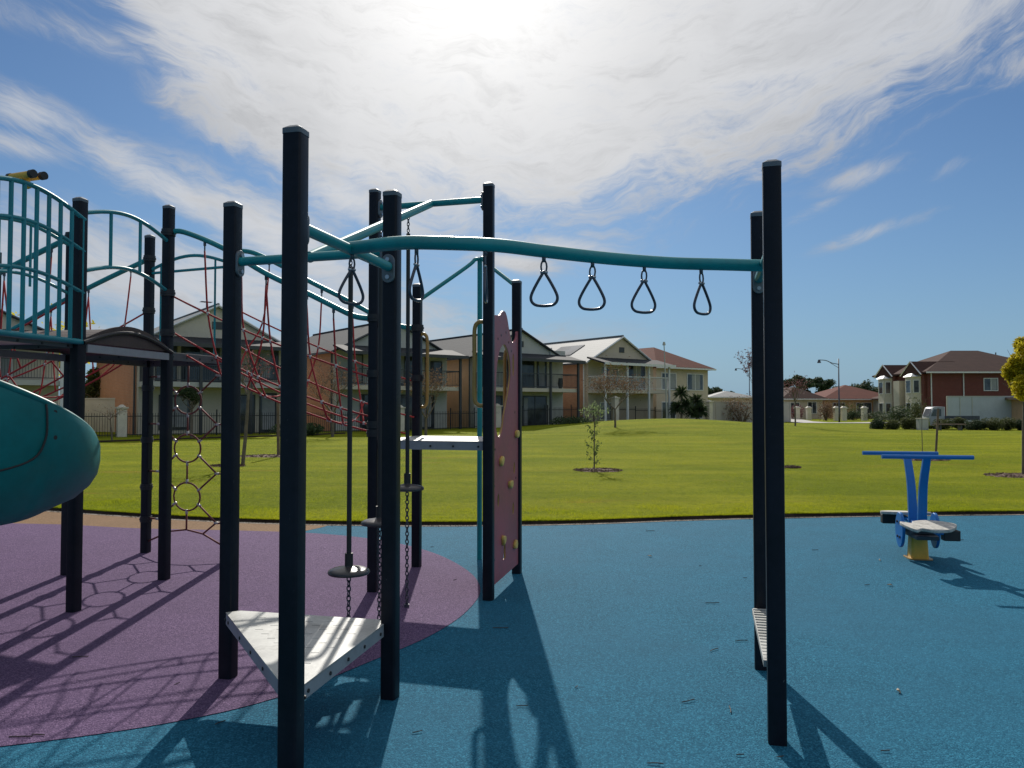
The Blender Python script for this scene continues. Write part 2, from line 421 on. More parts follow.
    ccol = mixc(nt, cs.pow(8), (.88, .93, 1.02), (1.0, .985, .965))
    vm = nt.nodes.new('ShaderNodeVectorMath'); vm.operation = 'SCALE'; nt.links.new(ccol, vm.inputs[0]); nt.links.new(cb.k, vm.inputs['Scale'])
    skyc = mixc(nt, 1.0, sky.outputs[0], (.385, .53, .69), 'MULTIPLY')
    skyc = mixc(nt, (el.max(0.0)*-7.0).exp()*.95, skyc, (2.3, 3.75, 5.2))
    nt.links.new(mixc(nt, vis, skyc, vm.outputs[0]), bg.inputs['Color'])
    w.cycles.sampling_method = 'MANUAL'; w.cycles.sample_map_resolution = 1024
make_world()
sl = bpy.data.lights.new('sun', 'SUN'); sl.energy = 4.6; sl.angle = R(.53); sl.color = (1, .95, .87)
so = bpy.data.objects.new('sun', sl); COL.objects.link(so); so.rotation_euler = sdir.to_track_quat('Z', 'Y').to_euler(); so.location = (0, 0, 30)
scene.view_settings.view_transform = 'Standard'; scene.view_settings.look = 'None'; scene.view_settings.gamma = 1
scene.view_settings.exposure = 0.0
scene.cycles.use_denoising = True; scene.cycles.max_bounces = 6

def struct(o): o['kind'] = 'structure'; return o
def sheet(name, pts, z, mat):
    mb = MB(); mb.add([(x, y, z) for x, y in pts], [tuple(range(len(pts)))])
    return struct(mb.build(name, mat))
def ground_fbm(x, y):
    return .5*math.sin(x*.11+1.3)*math.cos(y*.09)+.3*math.sin(x*.23+y*.17)
EDGE = [(-40, 17.5), (-22, 14.8), (-12, 12.9), (-8.5, 12.1), (-6.2, 11.25), (-4.1, 10.5), (-2.4, 10.18), (-.8, 10.1), (.9, 10.25), (2.5, 10.62), (4.6, 10.92), (7.4, 11.15), (10, 11.2), (16, 10.9), (26, 9.5), (40, 6)]
EP = [(v.x, v.y) for v in smooth_path([(x, y, 0) for x, y in EDGE], 8)]
def edge_y(x):
    for (a, b), (c, d) in zip(EP, EP[1:]):
        if a <= x <= c: return b+(d-b)*(x-a)/(c-a)
    return EP[0][1] if x < EP[0][0] else EP[-1][1]
def mound(x, y):
    near = min(1, max(0, (y-edge_y(x))/8))
    return .055+near*(.74*math.exp(-((x-10.2)/8.2)**2-((y-50)/9)**2)+.02*ground_fbm(x, y))
# one ground sheet to the horizon
mb = MB(); mb.add([(-2500, -60, -.05), (2500, -60, -.05), (2500, 3000, -.05), (-2500, 3000, -.05)], [(0, 1, 2, 3)])
struct(mb.build('ground', M['lawn']))
bp = [(x, y-.10) for x, y in EP]
sheet('blue_rubber_surface', [(-40, -12), (40, -12)]+bp[::-1], .004, M['rubblue'])
# concrete edging band between rubber and lawn
mb = MB(); k = len(EP)
mb.add([(x, y-.10, .008) for x, y in EP]+[(x, y+.0, .010) for x, y in EP]+[(x, y+.05, -.02) for x, y in EP], [(i, i+1, k+i+1, k+i) for i in range(k-1)]+[(k+i, k+i+1, 2*k+i+1, 2*k+i) for i in range(k-1)])
struct(mb.build('concrete_edging', M['edging']))
PUR = [(-2.35, 3.54), (-1.66, 3.82), (-1.22, 4.17), (-.86, 4.72), (-.55, 5.25), (-.34, 5.88), (-.27, 6.6), (-.45, 7.4), (-.9, 8.3), (-1.56, 9.0), (-2.4, 9.45), (-3.4, 9.66), (-4.8, 9.85), (-6.2, 10.2), (-8.2, 10.2), (-9.5, 8.5), (-9.5, 5.5), (-7.5, 3.6), (-5, 3.1), (-3.4, 3.25)]
PP = [(v.x, v.y) for v in smooth_path([(x, y, 0) for x, y in PUR], 8, True)]
tan = [(-2.45, 9.9), (-2.9, 9.0), (-6, 8.5), (-12, 8.5), (-20, 9.5)]+[(x, y-.1) for x, y in EP if -20 < x < -2.4]
sheet('tan_rubber_surface', tan, .006, M['rubtan'])
sheet('purple_rubber_surface', PP, .0075, M['rubpurple'])
rg = random.Random(77); vs = []; fs = []
for i in range(5200):
    x = rg.uniform(-8, 9.5); y = edge_y(x)-abs(rg.gauss(0, .07))*(.5+.5*math.sin(x*2.1)**2)-.005; q = rg.uniform(.004, .014); a = rg.uniform(0, 3.14)
    n = len(vs); dx, dy = math.cos(a)*q, math.sin(a)*q; vs += [(x-dx, y-dy, .0135), (x+dy*.4, y-dx*.4, .014), (x+dx, y+dy, .015), (x-dy*.4, y+dx*.4, .018)]; fs.append((n, n+1, n+2, n+3))
mb = MB(); mb.add(vs, fs); tag(mb.build('spilled_soil', M['soil']), 'crumbs of soil and clippings spilled along the lawn edge', 'soil', kind='stuff')
# the lawn
xs = []; x = -150.0
while x < 150:
    xs.append(x); x += .35 if -12 < x < 14 else (1.2 if -40 < x < 40 else 6)
ts = [0, .02, .06, .15, .4, .8, 1.4, 2.2, 3.2, 4.5, 6, 8, 10, 12.5, 15, 18, 21, 24, 27, 30, 33, 36, 39, 42, 45, 48, 52, 56, 62, 70, 85, 110, 150]
vs = []; fs = []; nx = len(xs)
for j, t in enumerate(ts):
    for x in xs:
        wob = .012*math.sin(x*9.1)+.015*math.sin(x*23.7+1)+.010*math.sin(x*41+2)
        y0 = edge_y(x)+.015+wob*(1 if j < 4 else 0)
        z = -.02 if j == 0 else (mound(x, y0+t) if t > .05 else .046+.006*math.sin(x*31))
        vs.append((x, y0+t, z))
for j in range(len(ts)-1):
    for i in range(nx-1):
        fs.append((j*nx+i, j*nx+i+1, (j+1)*nx+i+1, (j+1)*nx+i))
mb = MB(); mb.add(vs, fs); lo = struct(mb.build('lawn', M['lawn'], smooth=True))
lo.data.materials.append(M['soil'])
for p in lo.data.polygons:
    if p.index < nx-1: p.material_index = 1
# grass blades growing near the playground (uncountable)
rg = random.Random(3); vs = []; fs = []
def blade(x, y, z, h, w):
    a = rg.uniform(0, math.pi); dx, dy = math.cos(a)*w, math.sin(a)*w; lx, ly = rg.gauss(0, .4)*h, rg.gauss(0, .4)*h
    n = len(vs); vs.extend([(x-dx, y-dy, z), (x+dx, y+dy, z), (x+lx, y+ly, z+h)]); fs.append((n, n+1, n+2))
for i in range(260000):
    d = 10+30*rg.random()**2.6
    x = (rg.uniform(-30, 540+512)-512)/F*d
    y = d
    e = edge_y(x)+.01
    if y < e: y = e+rg.random()**2*1.2
    s_ = .6+.4*d/14
    cl_ = max(0, math.sin(x*3.1+2*math.sin(y*1.7))*math.sin(y*2.3+1.5*math.sin(x*1.3)))*.9+max(0, math.sin(x*11+y*3)*math.sin(y*9-x*2))*.5
    blade(x, y, mound(x, y)-.004, rg.uniform(.010, .030)*s_*(.75+cl_), .0028*s_)
for i in range(30000):                  # ragged overhanging rim
    x = rg.uniform(-7.5, 8.5); y = edge_y(x)+.02+abs(rg.gauss(0, .05)); blade(x, y, .046, rg.uniform(.008, .03), .004)
mb = MB(); mb.add(vs, fs); tag(mb.build('lawn_grass', M['blade']), 'short green mown grass growing over the park lawn', 'grass', kind='stuff')
# concrete path on the far right, thin kerb line on the left of the lawn
def ribbon(name, pts, w, z, mat, h=None):
    P = [Vector((a, b, 0)) for a, b in pts]; n = len(P); A = []; B = []
    for i, p in enumerate(P):
        t = (P[min(i+1, n-1)]-P[max(i-1, 0)]).normalized(); s_ = Vector((-t.y, t.x, 0))*w/2
        A.append(p+s_); B.append(p-s_)
    mb = MB(); zz = lambda q: (mound(q.x, q.y)+.006 if h is None else 0)+z
    mb.add([(q.x, q.y, zz(q)) for q in A]+[(q.x, q.y, zz(q)) for q in B], [(n+i, n+i+1, i+1, i) for i in range(n-1)])
    return struct(mb.build(name, mat))
g = lambda px, d: ((px-512)/F*d, d)
ribbon('far_path', [g(905, 74), g(860, 71), g(815, 72), g(795, 78), g(786, 92), g(775, 110)], 3.4, .03, M['path'])
mb = MB(); mb.tube([Vector((x, y, mound(x, y)+.02)) for x, y in [g(p_, d_) for p_, d_ in ((-60, 31.5), (20, 31.6), (90, 32), (150, 34), (205, 36.2), (262, 38.5), (300, 40.2), (345, 43))]], .06, 6); struct(mb.build('park_kerb', M['soil']))

# ================================================================== CLIMBING FRAME
CF = Vector((-1.2, 5.3, 0))
frame = thing('climbing_frame', 'climbing frame of dark square posts with teal pipes, decks and red rope nets', 'climbing frame', CF)
def part(mb, name, mat, parent=frame, smooth=False, sharp=None, **k):
    o = mb.build(name, mat, parent, smooth=smooth, rel=CF, **k)
    if sharp: smooth_edges(o, sharp)
    return o
PW = .083
posts = {}
def post(key, x, y, h, rz=R(-14)):
    mb = MB(); mb.prism(rsq((x, y), PW, rz), .0, h-.03); o = part(mb, 'post', M['post'], sharp=30)
    c = MB(); c.prism(rsq((x, y), PW+.003, rz), h-.030, h-.008); c.prism(rsq((x, y), PW+.003, rz), h-.008, h+.006, top=.55, c=(x, y))
    part(c, 'post_cap', M['cap'], o, sharp=35)
    posts[key] = (x, y, h, o)
def pg(px, py): v = G(px, py); return v.x, v.y
for key, x, y, h in (('P1', -.893, 3.15, 2.70), ('P2', *pg(390, 698), 2.718), ('P3', *pg(228, 678), 2.737), ('P4', *pg(777.3, 743), 2.703), ('P5', *pg(762, 669), 2.718),
                     ('A', *pg(73.5, 612), 3.15), ('B', *pg(164, 580), 3.375), ('A2', -4.10, 7.14, 3.17), ('C', *pg(145.5, 553), 3.39), ('B2', -2.85, 7.8, 3.2),
                     ('D', *pg(373, 592), 3.395), ('E', *pg(416.5, 567), 2.75), ('F', *pg(488.5, 600), 3.37), ('G', .045, 7.22, 2.74),
                     ('A0', -3.5, 4.75, 2.6), ('A3', -4.37, 6.05, 3.1), ('A4', -4.56, 4.98, 3.1)):
    rz = R(-14)
    if key in ('P4', 'P5'): rz = R(-15)
    post(key, x, y, h, rz)
def PX(k, z): return Vector((posts[k][0], posts[k][1], z))
def tube(name, pts, r, mat=None, parent=frame, n=12, sm=0):
    if sm: pts = smooth_path(pts, sm)
    mb = MB(); mb.tube(pts, r, n)
    return part(mb, name, mat or M['teal'], parent, sharp=50)
def bracket(k, z, toward, parent, rad=.045, h=.15):
    """oval clamp plate on the face of a post towards a point, with two bolts"""
    p = PX(k, z); d = Vector((toward[0]-p.x, toward[1]-p.y, 0)).normalized()
    # snap to the nearest post face normal
    rz = R(-14); best = max((Vector((math.cos(rz+q*math.pi/2), math.sin(rz+q*math.pi/2), 0)) for q in range(4)), key=lambda v: v.dot(d))
    s_ = Vector((-best.y, best.x, 0)); up = Vector((0, 0, 1))
    Mx = Matrix(((s_.x, up.x, best.x, 0), (s_.y, up.y, best.y, 0), (s_.z, up.z, best.z, 0), (0, 0, 0, 1)))
    o = p+best*(PW/2+.008)-up*.01
    ol = []
    hw = .033
    for i in range(13): a = math.pi*i/12; ol.append((hw*math.cos(a), h/2-hw+hw*math.sin(a)))
    for i in range(13): a = math.pi+math.pi*i/12; ol.append((hw*math.cos(a), -h/2+hw+hw*math.sin(a)))
    br = plate('bracket', [ol], .012, Matrix.Translation(o) @ Mx, M['clamp'], parent, rel=CF, bevel=.002)
    for q in (-1, 1):
        mb = MB(); c = o+up*q*(h/2-.028)+best*.006; mb.tube([c, c+best*.012], .012, 8); mb.build('bolt', M['steel'], br, rel=CF)
    return p+best*(PW/2)
def crossbar(a, b, z, r=.026):
    o = MB(); pa, pb = PX(a, z), PX(b, z)
    d = (pb-pa).normalized()
    o.tube([pa+d*(PW/2), pb-d*(PW/2)], r, 14)
    o = part(o, 'crossbar', M['teal'], sharp=50)
    bracket(a, z, pb, o); bracket(b, z, pa, o)
    return (pa+pb)/2
m1 = crossbar('P1', 'P2', 2.30); m2 = crossbar('P4', 'P5', 2.31)
m3 = crossbar('P2', 'P3', 2.39); m4 = crossbar('D', 'F', 3.24)
ZB = 2.305
def bm(px, py):                          # S-curved overhead beam: fixed height, depth read from the curve in plan
    d = (ZB-CAMZ)*F/(407-py); return Vector(((px-512)/F*d, d, ZB))
BEAM = [m1.lerp(m2, 0), bm(400, 242.2), bm(450, 242.6), bm(500, 245), bm(545, 250.6), bm(607, 257.6), bm(670, 262.4), bm(725, 264), m2]
BEAM[0].z = BEAM[-1].z = ZB
BP = smooth_path(BEAM, 8)
tube('overhead_beam', BP, .032, n=18)
tube('overhead_beam', [m3, m3.lerp(m4, .55), m4], .032, n=18)
def beam_at(px):
    for a, b in zip(BP, BP[1:]):
        qa, qb = a.x/a.y*F+512, b.x/b.y*F+512
        if qa <= px <= qb: return a.lerp(b, (px-qa)/(qb-qa))
# ---- triangular deck between P1,P2,P3
def deck(poly, zt, th, name='deck', slots=True, rel=CF, sk_='deckside'):
    hol = []
    if slots:
        cx = sum(p[0] for p in poly)/len(poly); cy = sum(p[1] for p in poly)/len(poly)
        xs_ = [p[0] for p in poly]; ys_ = [p[1] for p in poly]
        def inside(q):
            n = len(poly); sgn = 0
            for i in range(n):
                ax, ay = poly[i]; bx_, by_ = poly[(i+1) % n]
                cr = (bx_-ax)*(q[1]-ay)-(by_-ay)*(q[0]-ax); L_ = math.hypot(bx_-ax, by_-ay)
                if abs(cr)/L_ < .06: return False
                if sgn == 0: sgn = cr
                elif sgn*cr < 0: return False
            return True
        j = 0; yy = min(ys_)
        while yy < max(ys_):
            xx = min(xs_)+(j % 2)*.055
            while xx < max(xs_):
                if inside((xx, yy)) and inside((xx+.045, yy)): hol.append([(xx, yy), (xx, yy+.006), (xx+.04, yy+.006), (xx+.04, yy)])
                xx += .11
            yy += .075; j += 1
    o = plate(name, [poly]+hol, .006, Matrix.Translation((0, 0, zt-.003)), M['deck'], frame, rel=rel)
    mb = MB(); n = len(poly); bolts = []
    for i in range(n):
        a = Vector((*poly[i], 0)); b = Vector((*poly[(i+1) % n], 0)); t = (b-a).normalized(); nn = Vector((t.y, -t.x, 0))
        c = (a+b)/2-nn*.004; c.z = zt-.006-th/2
        mb.box(c, ((b-a).length-.004, .006, th-.004), m=Matrix(((t.x, nn.x, 0), (t.y, nn.y, 0), (0, 0, 1))))
        L_ = (b-a).length
        for q in [.08]+[L_*f_ for f_ in (.3, .5, .7)]+[L_-.08]:
            p = a+t*q+Vector((0, 0, zt-.008-th/2)); bolts.append((p-nn*.008, p+nn*.004))
    sk = mb.build('deck_skirt', M[sk_], o, rel=rel)
    for p, q in bolts:
        k_ = MB(); k_.tube([p, q], .009, 8); k_.build('bolt', M['black'], o, rel=rel)
    return o
V3 = G(229.5, 611, .4); V2 = G(387, 621, .4); V1 = G(292, 688, .4)
deck([(V3.x-.01, V3.y-.03), (V3.x+.06, V3.y+.01), (V2.x-.05, V2.y+.03), (V2.x, V2.y-.03), (V1.x+.03, V1.y), (V1.x-.03, V1.y)][::-1], .40, .062)
def quad(ks, ins=.0):
    P = [Vector(posts[k][:2]) for k in ks]; c = sum(P, Vector((0, 0)))/4
    return [tuple(c+(p-c)*(1-ins)) for p in P]
def ccw(p):
    a = sum(p[i][0]*p[(i+1) % len(p)][1]-p[(i+1) % len(p)][0]*p[i][1] for i in range(len(p)))
    return p if a > 0 else p[::-1]
deck(ccw(quad(['D', 'F', 'G', 'E'], .02)), 1.27, .07, slots=False)
deck(ccw(quad(['B', 'B2', 'C', 'A2'], .02)), 2.05, .07, slots=False, sk_='skirtdark')
deck(ccw(quad(['A', 'A0', 'A4', 'A3'], .02)), 2.035, .035, slots=False, sk_='skirtdark')
# step bar between P4 and P5
a, b = PX('P4', .342), PX('P5', .350); t = (b-a).normalized(); s_ = Vector((-t.y, t.x, 0))
mb = MB(); Mx = Matrix(((t.x, s_.x, 0), (t.y, s_.y, 0), (0, 0, 1)))
mb.box((a+b)/2+s_*.012, ((b-a).length-PW, .085, .03), m=Mx)
for i in range(18): mb.box(a.lerp(b, .08+i*.05)+s_*.012+Vector((0, 0, .017)), (.02, .078, .006), m=Mx)
part(mb, 'step_bar', M['deck'])
# ---- arched bridge between the two high decks
A_, B_, A3, A2 = (PX(k, 0) for k in ('A', 'B', 'A3', 'A2'))
mb = MB(); rail = MB(); NS = 13
for i in range(NS):
    t0, t1 = i/NS, (i+.93)/NS
    z0, z1 = (2.055+.14*math.sin(math.pi*q) for q in (t0, t1))
    vs = []
    for (t_, z_) in ((t0, z0), (t1, z1)):
        p, q = A_.lerp(B_, t_), A3.lerp(A2, t_)
        for w_ in (p, q):
            vs += [(w_.x, w_.y, z_), (w_.x, w_.y, z_-.035)]
    mb.add(vs, [(0, 2, 6, 4), (1, 5, 7, 3), (0, 4, 5, 1), (2, 3, 7, 6), (0, 1, 3, 2), (4, 6, 7, 5)])
br = part(mb, 'bridge_boards', M['bridge'])
for (p, q) in ((A_, B_), (A3, A2)):
    n_ = Vector((.98, -.18, 0))*(.03 if p is A_ else -.03)
    pl = [(i/20, 2.065+.15*math.sin(math.pi*i/20)) for i in range(21)]+[(1-i/20, 2.045) for i in range(21)]
    d = q-p; L_ = Vector((d.x, d.y, 0)).length; tt = Vector((d.x, d.y, 0)).normalized(); nn = Vector((tt.y, -tt.x, 0))
    Mx = Matrix.Translation(Vector((p.x, p.y, 0))+n_) @ Matrix(((tt.x, 0, nn.x, 0), (tt.y, 0, nn.y, 0), (0, 1, 0, 0), (0, 0, 0, 1)))
    plate('bridge_side', [[(a_*L_, z_) for a_, z_ in pl]], .02, Mx, M['bridge'], br, rel=CF)
    m_ = MB(); m_.tube([p.lerp(q, i/20)+n_*1.6+Vector((0, 0, 2.04+.12*math.sin(math.pi*i/20))) for i in range(21)], .018, 8)
    part(m_, 'bridge_tube', M['clampdark'], br)
    m_ = MB(); mm = (p+q)/2+n_*1.1; m_.box((mm.x, mm.y, 2.0), (.036, L_-PW, .06), m=Matrix(((nn.x, tt.x, 0), (nn.y, tt.y, 0), (0, 0, 1))))
    part(m_, 'bridge_beam', M['deckside'], br)
# ---- arched railings
def arch(p, q, z, bulge, n=16): return [p.lerp(q, i/n)+Vector((0, 0, z+bulge*math.sin(math.pi*i/n))) for i in range(n+1)]
def railing(ka, kb, arcs, bars, zb, off=(0, 0), r=.017, rb=.011, base=True, ext=.0):
    o_ = Vector((off[0], off[1], 0)); p, q = PX(ka, 0)+o_, PX(kb, 0)+o_; d = (q-p).normalized()
    p = p+d*(PW/2-ext); q = q-d*(PW/2)
    mb = MB()
    for k, (z, bl) in enumerate(arcs): mb.tube(arch(p, q, z, bl), r if k == 0 else r*.85, 10)
    if base: mb.tube([p+Vector((0, 0, zb)), q+Vector((0, 0, zb))], r*1.3, 10)
    o = part(mb, 'railing', M['bar'], sharp=50)
    for t_ in bars:
        w_ = p.lerp(q, t_); zt = arcs[0][0]+arcs[0][1]*math.sin(math.pi*t_)
        m_ = MB(); m_.tube([w_+Vector((0, 0, zb)), w_+Vector((0, 0, zt))], rb, 8); part(m_, 'baluster', M['bar'], o, sharp=50)
    return o
rl = railing('A', 'A0', [(2.985, .12), (2.74, .11), (2.42, .09)], [.02+i*.103 for i in range(10)], 2.045, off=(.03, -.0), ext=.05, rb=.015)
railing('A', 'B', [(3.05, .10)], [], 2.6, off=(.01, 0), base=False)
q_ = railing('A', 'B', [(2.6, .10)], [], 2.6, off=(.01, 0), base=False)
for t_ in (.30, .63):
    p, q = PX('A', 0), PX('B', 0); w_ = p.lerp(q, t_); m_ = MB(); sn = .1*math.sin(math.pi*t_)
    m_.tube([w_+Vector((.01, 0, 2.6+sn)), w_+Vector((.01, 0, 3.05+sn))], .014, 8); part(m_, 'baluster', M['bar'], q_, sharp=50)
railing('A3', 'A2', [(3.05, .10), (2.6, .1)], [.3, .6], 2.6, base=False)
railing('C', 'B2', [(3.02, .11), (2.98, 0)], [.12, .83], 2.09, base=False)
# ---- binocular toy on the railing
bn = thing('toy_binoculars', 'yellow toy binoculars with black ends mounted on the arched railing', 'binoculars', W(27, 186, 5.35))
L0 = bn.location.copy()
def seg_tube(name, a, b, r, mat, parent, rel, n=14):
    mb = MB(); mb.tube([a, b], r, n); o = mb.build(name, mat, parent, rel=rel); smooth_edges(o, 50); return o
axd = Vector((.93, -.36, 0)).normalized()
for k, (px, py, dd) in enumerate(((21, 175.5, 5.33), (32, 177.5, 5.46))):
    c = W(px, py, dd); a, b = c-axd*.10, c+axd*.10
    o = seg_tube('barrel', a, b, .024, M['yellow'], bn, L0)
    seg_tube('eyepiece', a-axd*.022, a+axd*.004, .027, M['black'], o, L0); seg_tube('lens_ring', b-axd*.006, b+axd*.028, .029, M['black'], o, L0)
mb = MB(); c = (W(20, 174, 5.35)+W(31, 174, 5.44))/2
mb.box((c.x, c.y, c.z-.01), (.05, .10, .025), rz=.9); mb.tube([c-Vector((0, 0, .01)), c-Vector((0, 0, .05)), W(28, 186, 5.38)], [.022, .025, .03], 10)
smooth_edges(mb.build('mount', M['yellow'], bn, rel=L0), 50)
frame_parts_done = True
# ---- slide shell
SC = Vector((-3.34, 4.62, 0)); SR = .30
SPROF = [(.42, 1.0), (.452, 1.002), (.463, .93), (.463, .72), (.448, .52), (.405, .33), (.33, .165), (.20, .05), (.02, .0), (-.12, .0), (-.24, .08), (-.30, .20), (-.32, .42)]
def s_top(a): return 1.686-.0053*(max(-110, min(60, a))+42)
def s_base(a): return .865+.02*math.sin(R(a*3))+.0006*max(0, a+20)
def s_pt(a, r, z, out=0):
    rr = SR+r+out; return Vector((SC.x+rr*math.cos(R(a)), SC.y+rr*math.sin(R(a)), s_base(a)+z*(s_top(a)-s_base(a))))
def s_on(a, zabs, out=.004):
    f_ = (zabs-s_base(a))/(s_top(a)-s_base(a)); P_ = SPROF[1:9]
    for (r0, z0), (r1, z1) in zip(P_, P_[1:]):
        if z1 <= f_ <= z0: return s_pt(a, r1+(r0-r1)*(f_-z1)/(z0-z1), f_, out)
    return s_pt(a, P_[0][0], f_, out)
def slide_shell():
    inner = [(.42, .96), (.425, .70), (.405, .50), (.36, .32), (.28, .17), (.16, .085), (.02, .05), (-.11, .05), (-.21, .12), (-.265, .22), (-.285, .40)]
    pr = SPROF+inner[::-1]; vs = []; fs = []; NA = 120; n = len(pr)
    for i in range(NA+1):
        a = -150+i/NA*245
        vs += [tuple(s_pt(a, r, z, .010 if (a > -21 and j < 9) else 0)) for j, (r, z) in enumerate(pr)]
    for i in range(NA):
        for k in range(n):
            k2 = (k+1) % n; fs.append((i*n+k, (i+1)*n+k, (i+1)*n+k2, i*n+k2))
    fs.append(tuple(range(n))); fs.append(tuple(NA*n+k for k in range(n-1, -1, -1)))
    mb = MB(); mb.add(vs, fs); o = part(mb, 'slide', M['slide']); smooth_edges(o, 50)
    sp = smooth_path([s_on(-21, s_top(-21)-.01, .008), s_on(-21, 1.50, .008), s_on(-21.5, 1.37, .008), s_on(-26, 1.26), s_on(-40, 1.20), s_on(-52, 1.185), s_on(-80, 1.18)], 5)
    q = MB(); q.tube(sp, .006, 6); part(q, 'slide_seam', M['black'], o)
    for a, z in ((-17, 1.52), (-17, 1.375)):
        c = s_on(a, z, 0); d = Vector((math.cos(R(a)), math.sin(R(a)), 0)); q = MB(); q.tube([c-d*.01, c+d*.010], .013, 10); part(q, 'slide_bolt', M['black'], o)
    q = MB(); q.tube([s_pt(a, .438, 1.004) for a in range(-150, 96, 5)], .023, 8); part(q, 'slide_lip', M['slide'], o, sharp=50)
slide_shell()
tube('slide_chute', [(-4.6, 4.3, .9), (-5.2, 4.0, .6), (-5.9, 3.9, .35)], [.3, .3, .3], M['slide'])
# ---- teal pipes above the rope bridges
def clamp(k, z, s=.055):
    mb = MB(); p = PX(k, z); mb.prism([(p.x+s*1.1*math.cos(R(i*30)), p.y+s*1.1*math.sin(R(i*30))) for i in range(12)], z-s*.55, z+s*.55)
    mb.prism([(p.x+s*1.2*math.cos(R(i*30)), p.y+s*1.2*math.sin(R(i*30))) for i in range(12)], z-s*.15, z+s*.15)
    return part(mb, 'rope_clamp', M['clampdark'], sharp=40)
def drop_pipe(ka, kb, z0, z1):
    a, b = PX(ka, z0), PX(kb, z1); out = []
    for i in range(25):
        t = i/24; e = .045*math.exp(-((t)/.06)**1.5); s_ = t
        w = a.lerp(b, t); sg = 1/(1+math.exp(-(t-.5)*9)); sg = (sg-.011)/(.978)
        w.z = z0+(z1-z0)*(.62*t+.38*sg); out.append(w)
    return out
VB, VB2, VD, VE = (PX(k, 0) for k in ('B', 'B2', 'D', 'E'))
beta = smooth_path([PX('B', 3.13), PX('B', 3.13).lerp(PX('D', 3.1), .08)]+[W(223, 248, 6.72), W(265, 273, 6.63), W(309, 294, 6.55), W(345, 312, 6.49), W(358, 317, 6.47)]+[PX('D', 2.295)], 5)
alpha = smooth_path([PX('B2', 3.13), W(243, 251, 7.77), W(257, 254, 7.74), W(282, 266, 7.70), W(309, 281, 7.65), W(345, 299, 7.58), W(380, 318, 7.52), W(400, 326, 7.48), PX('E', 2.32)], 5)
tube('bridge_pipe', beta, .024); tube('bridge_pipe', alpha, .024)
offL = Vector((-1.95, .45, 0))
L1, L2 = PX('A2', 0)+offL, PX('C', 0)+offL
gam = [PX('A2', 3.14).lerp(L1+Vector((0, 0, 2.3)), i/12) for i in range(13)]; dlt = [PX('C', 3.14).lerp(L2+Vector((0, 0, 2.3)), i/12) for i in range(13)]
for P_ in (gam, dlt):
    for i in range(13): P_[i].z += .035*math.sin(math.pi*i/12)
tube('bridge_pipe', gam, .026); tube('bridge_pipe', dlt, .026)
for key, z in (('B', 3.13), ('B2', 3.13), ('D', 2.3), ('E', 2.32), ('A2', 3.14), ('C', 3.14), ('B', 2.58), ('B', 2.22), ('D', 1.83), ('D', 1.40), ('D', 1.33), ('C', 2.58), ('E', 1.83), ('C', 1.2), ('C', .7), ('C', .36), ('C', 1.75)):
    clamp(key, z)
# far left posts that carry the other rope bridge
for i, (p, h) in enumerate(((L1, 3.3), (L2, 3.3))):
    mb = MB(); mb.prism(rsq((p.x, p.y), PW, R(-14)), 0, h); part(mb, 'post', M['post'], sharp=30)
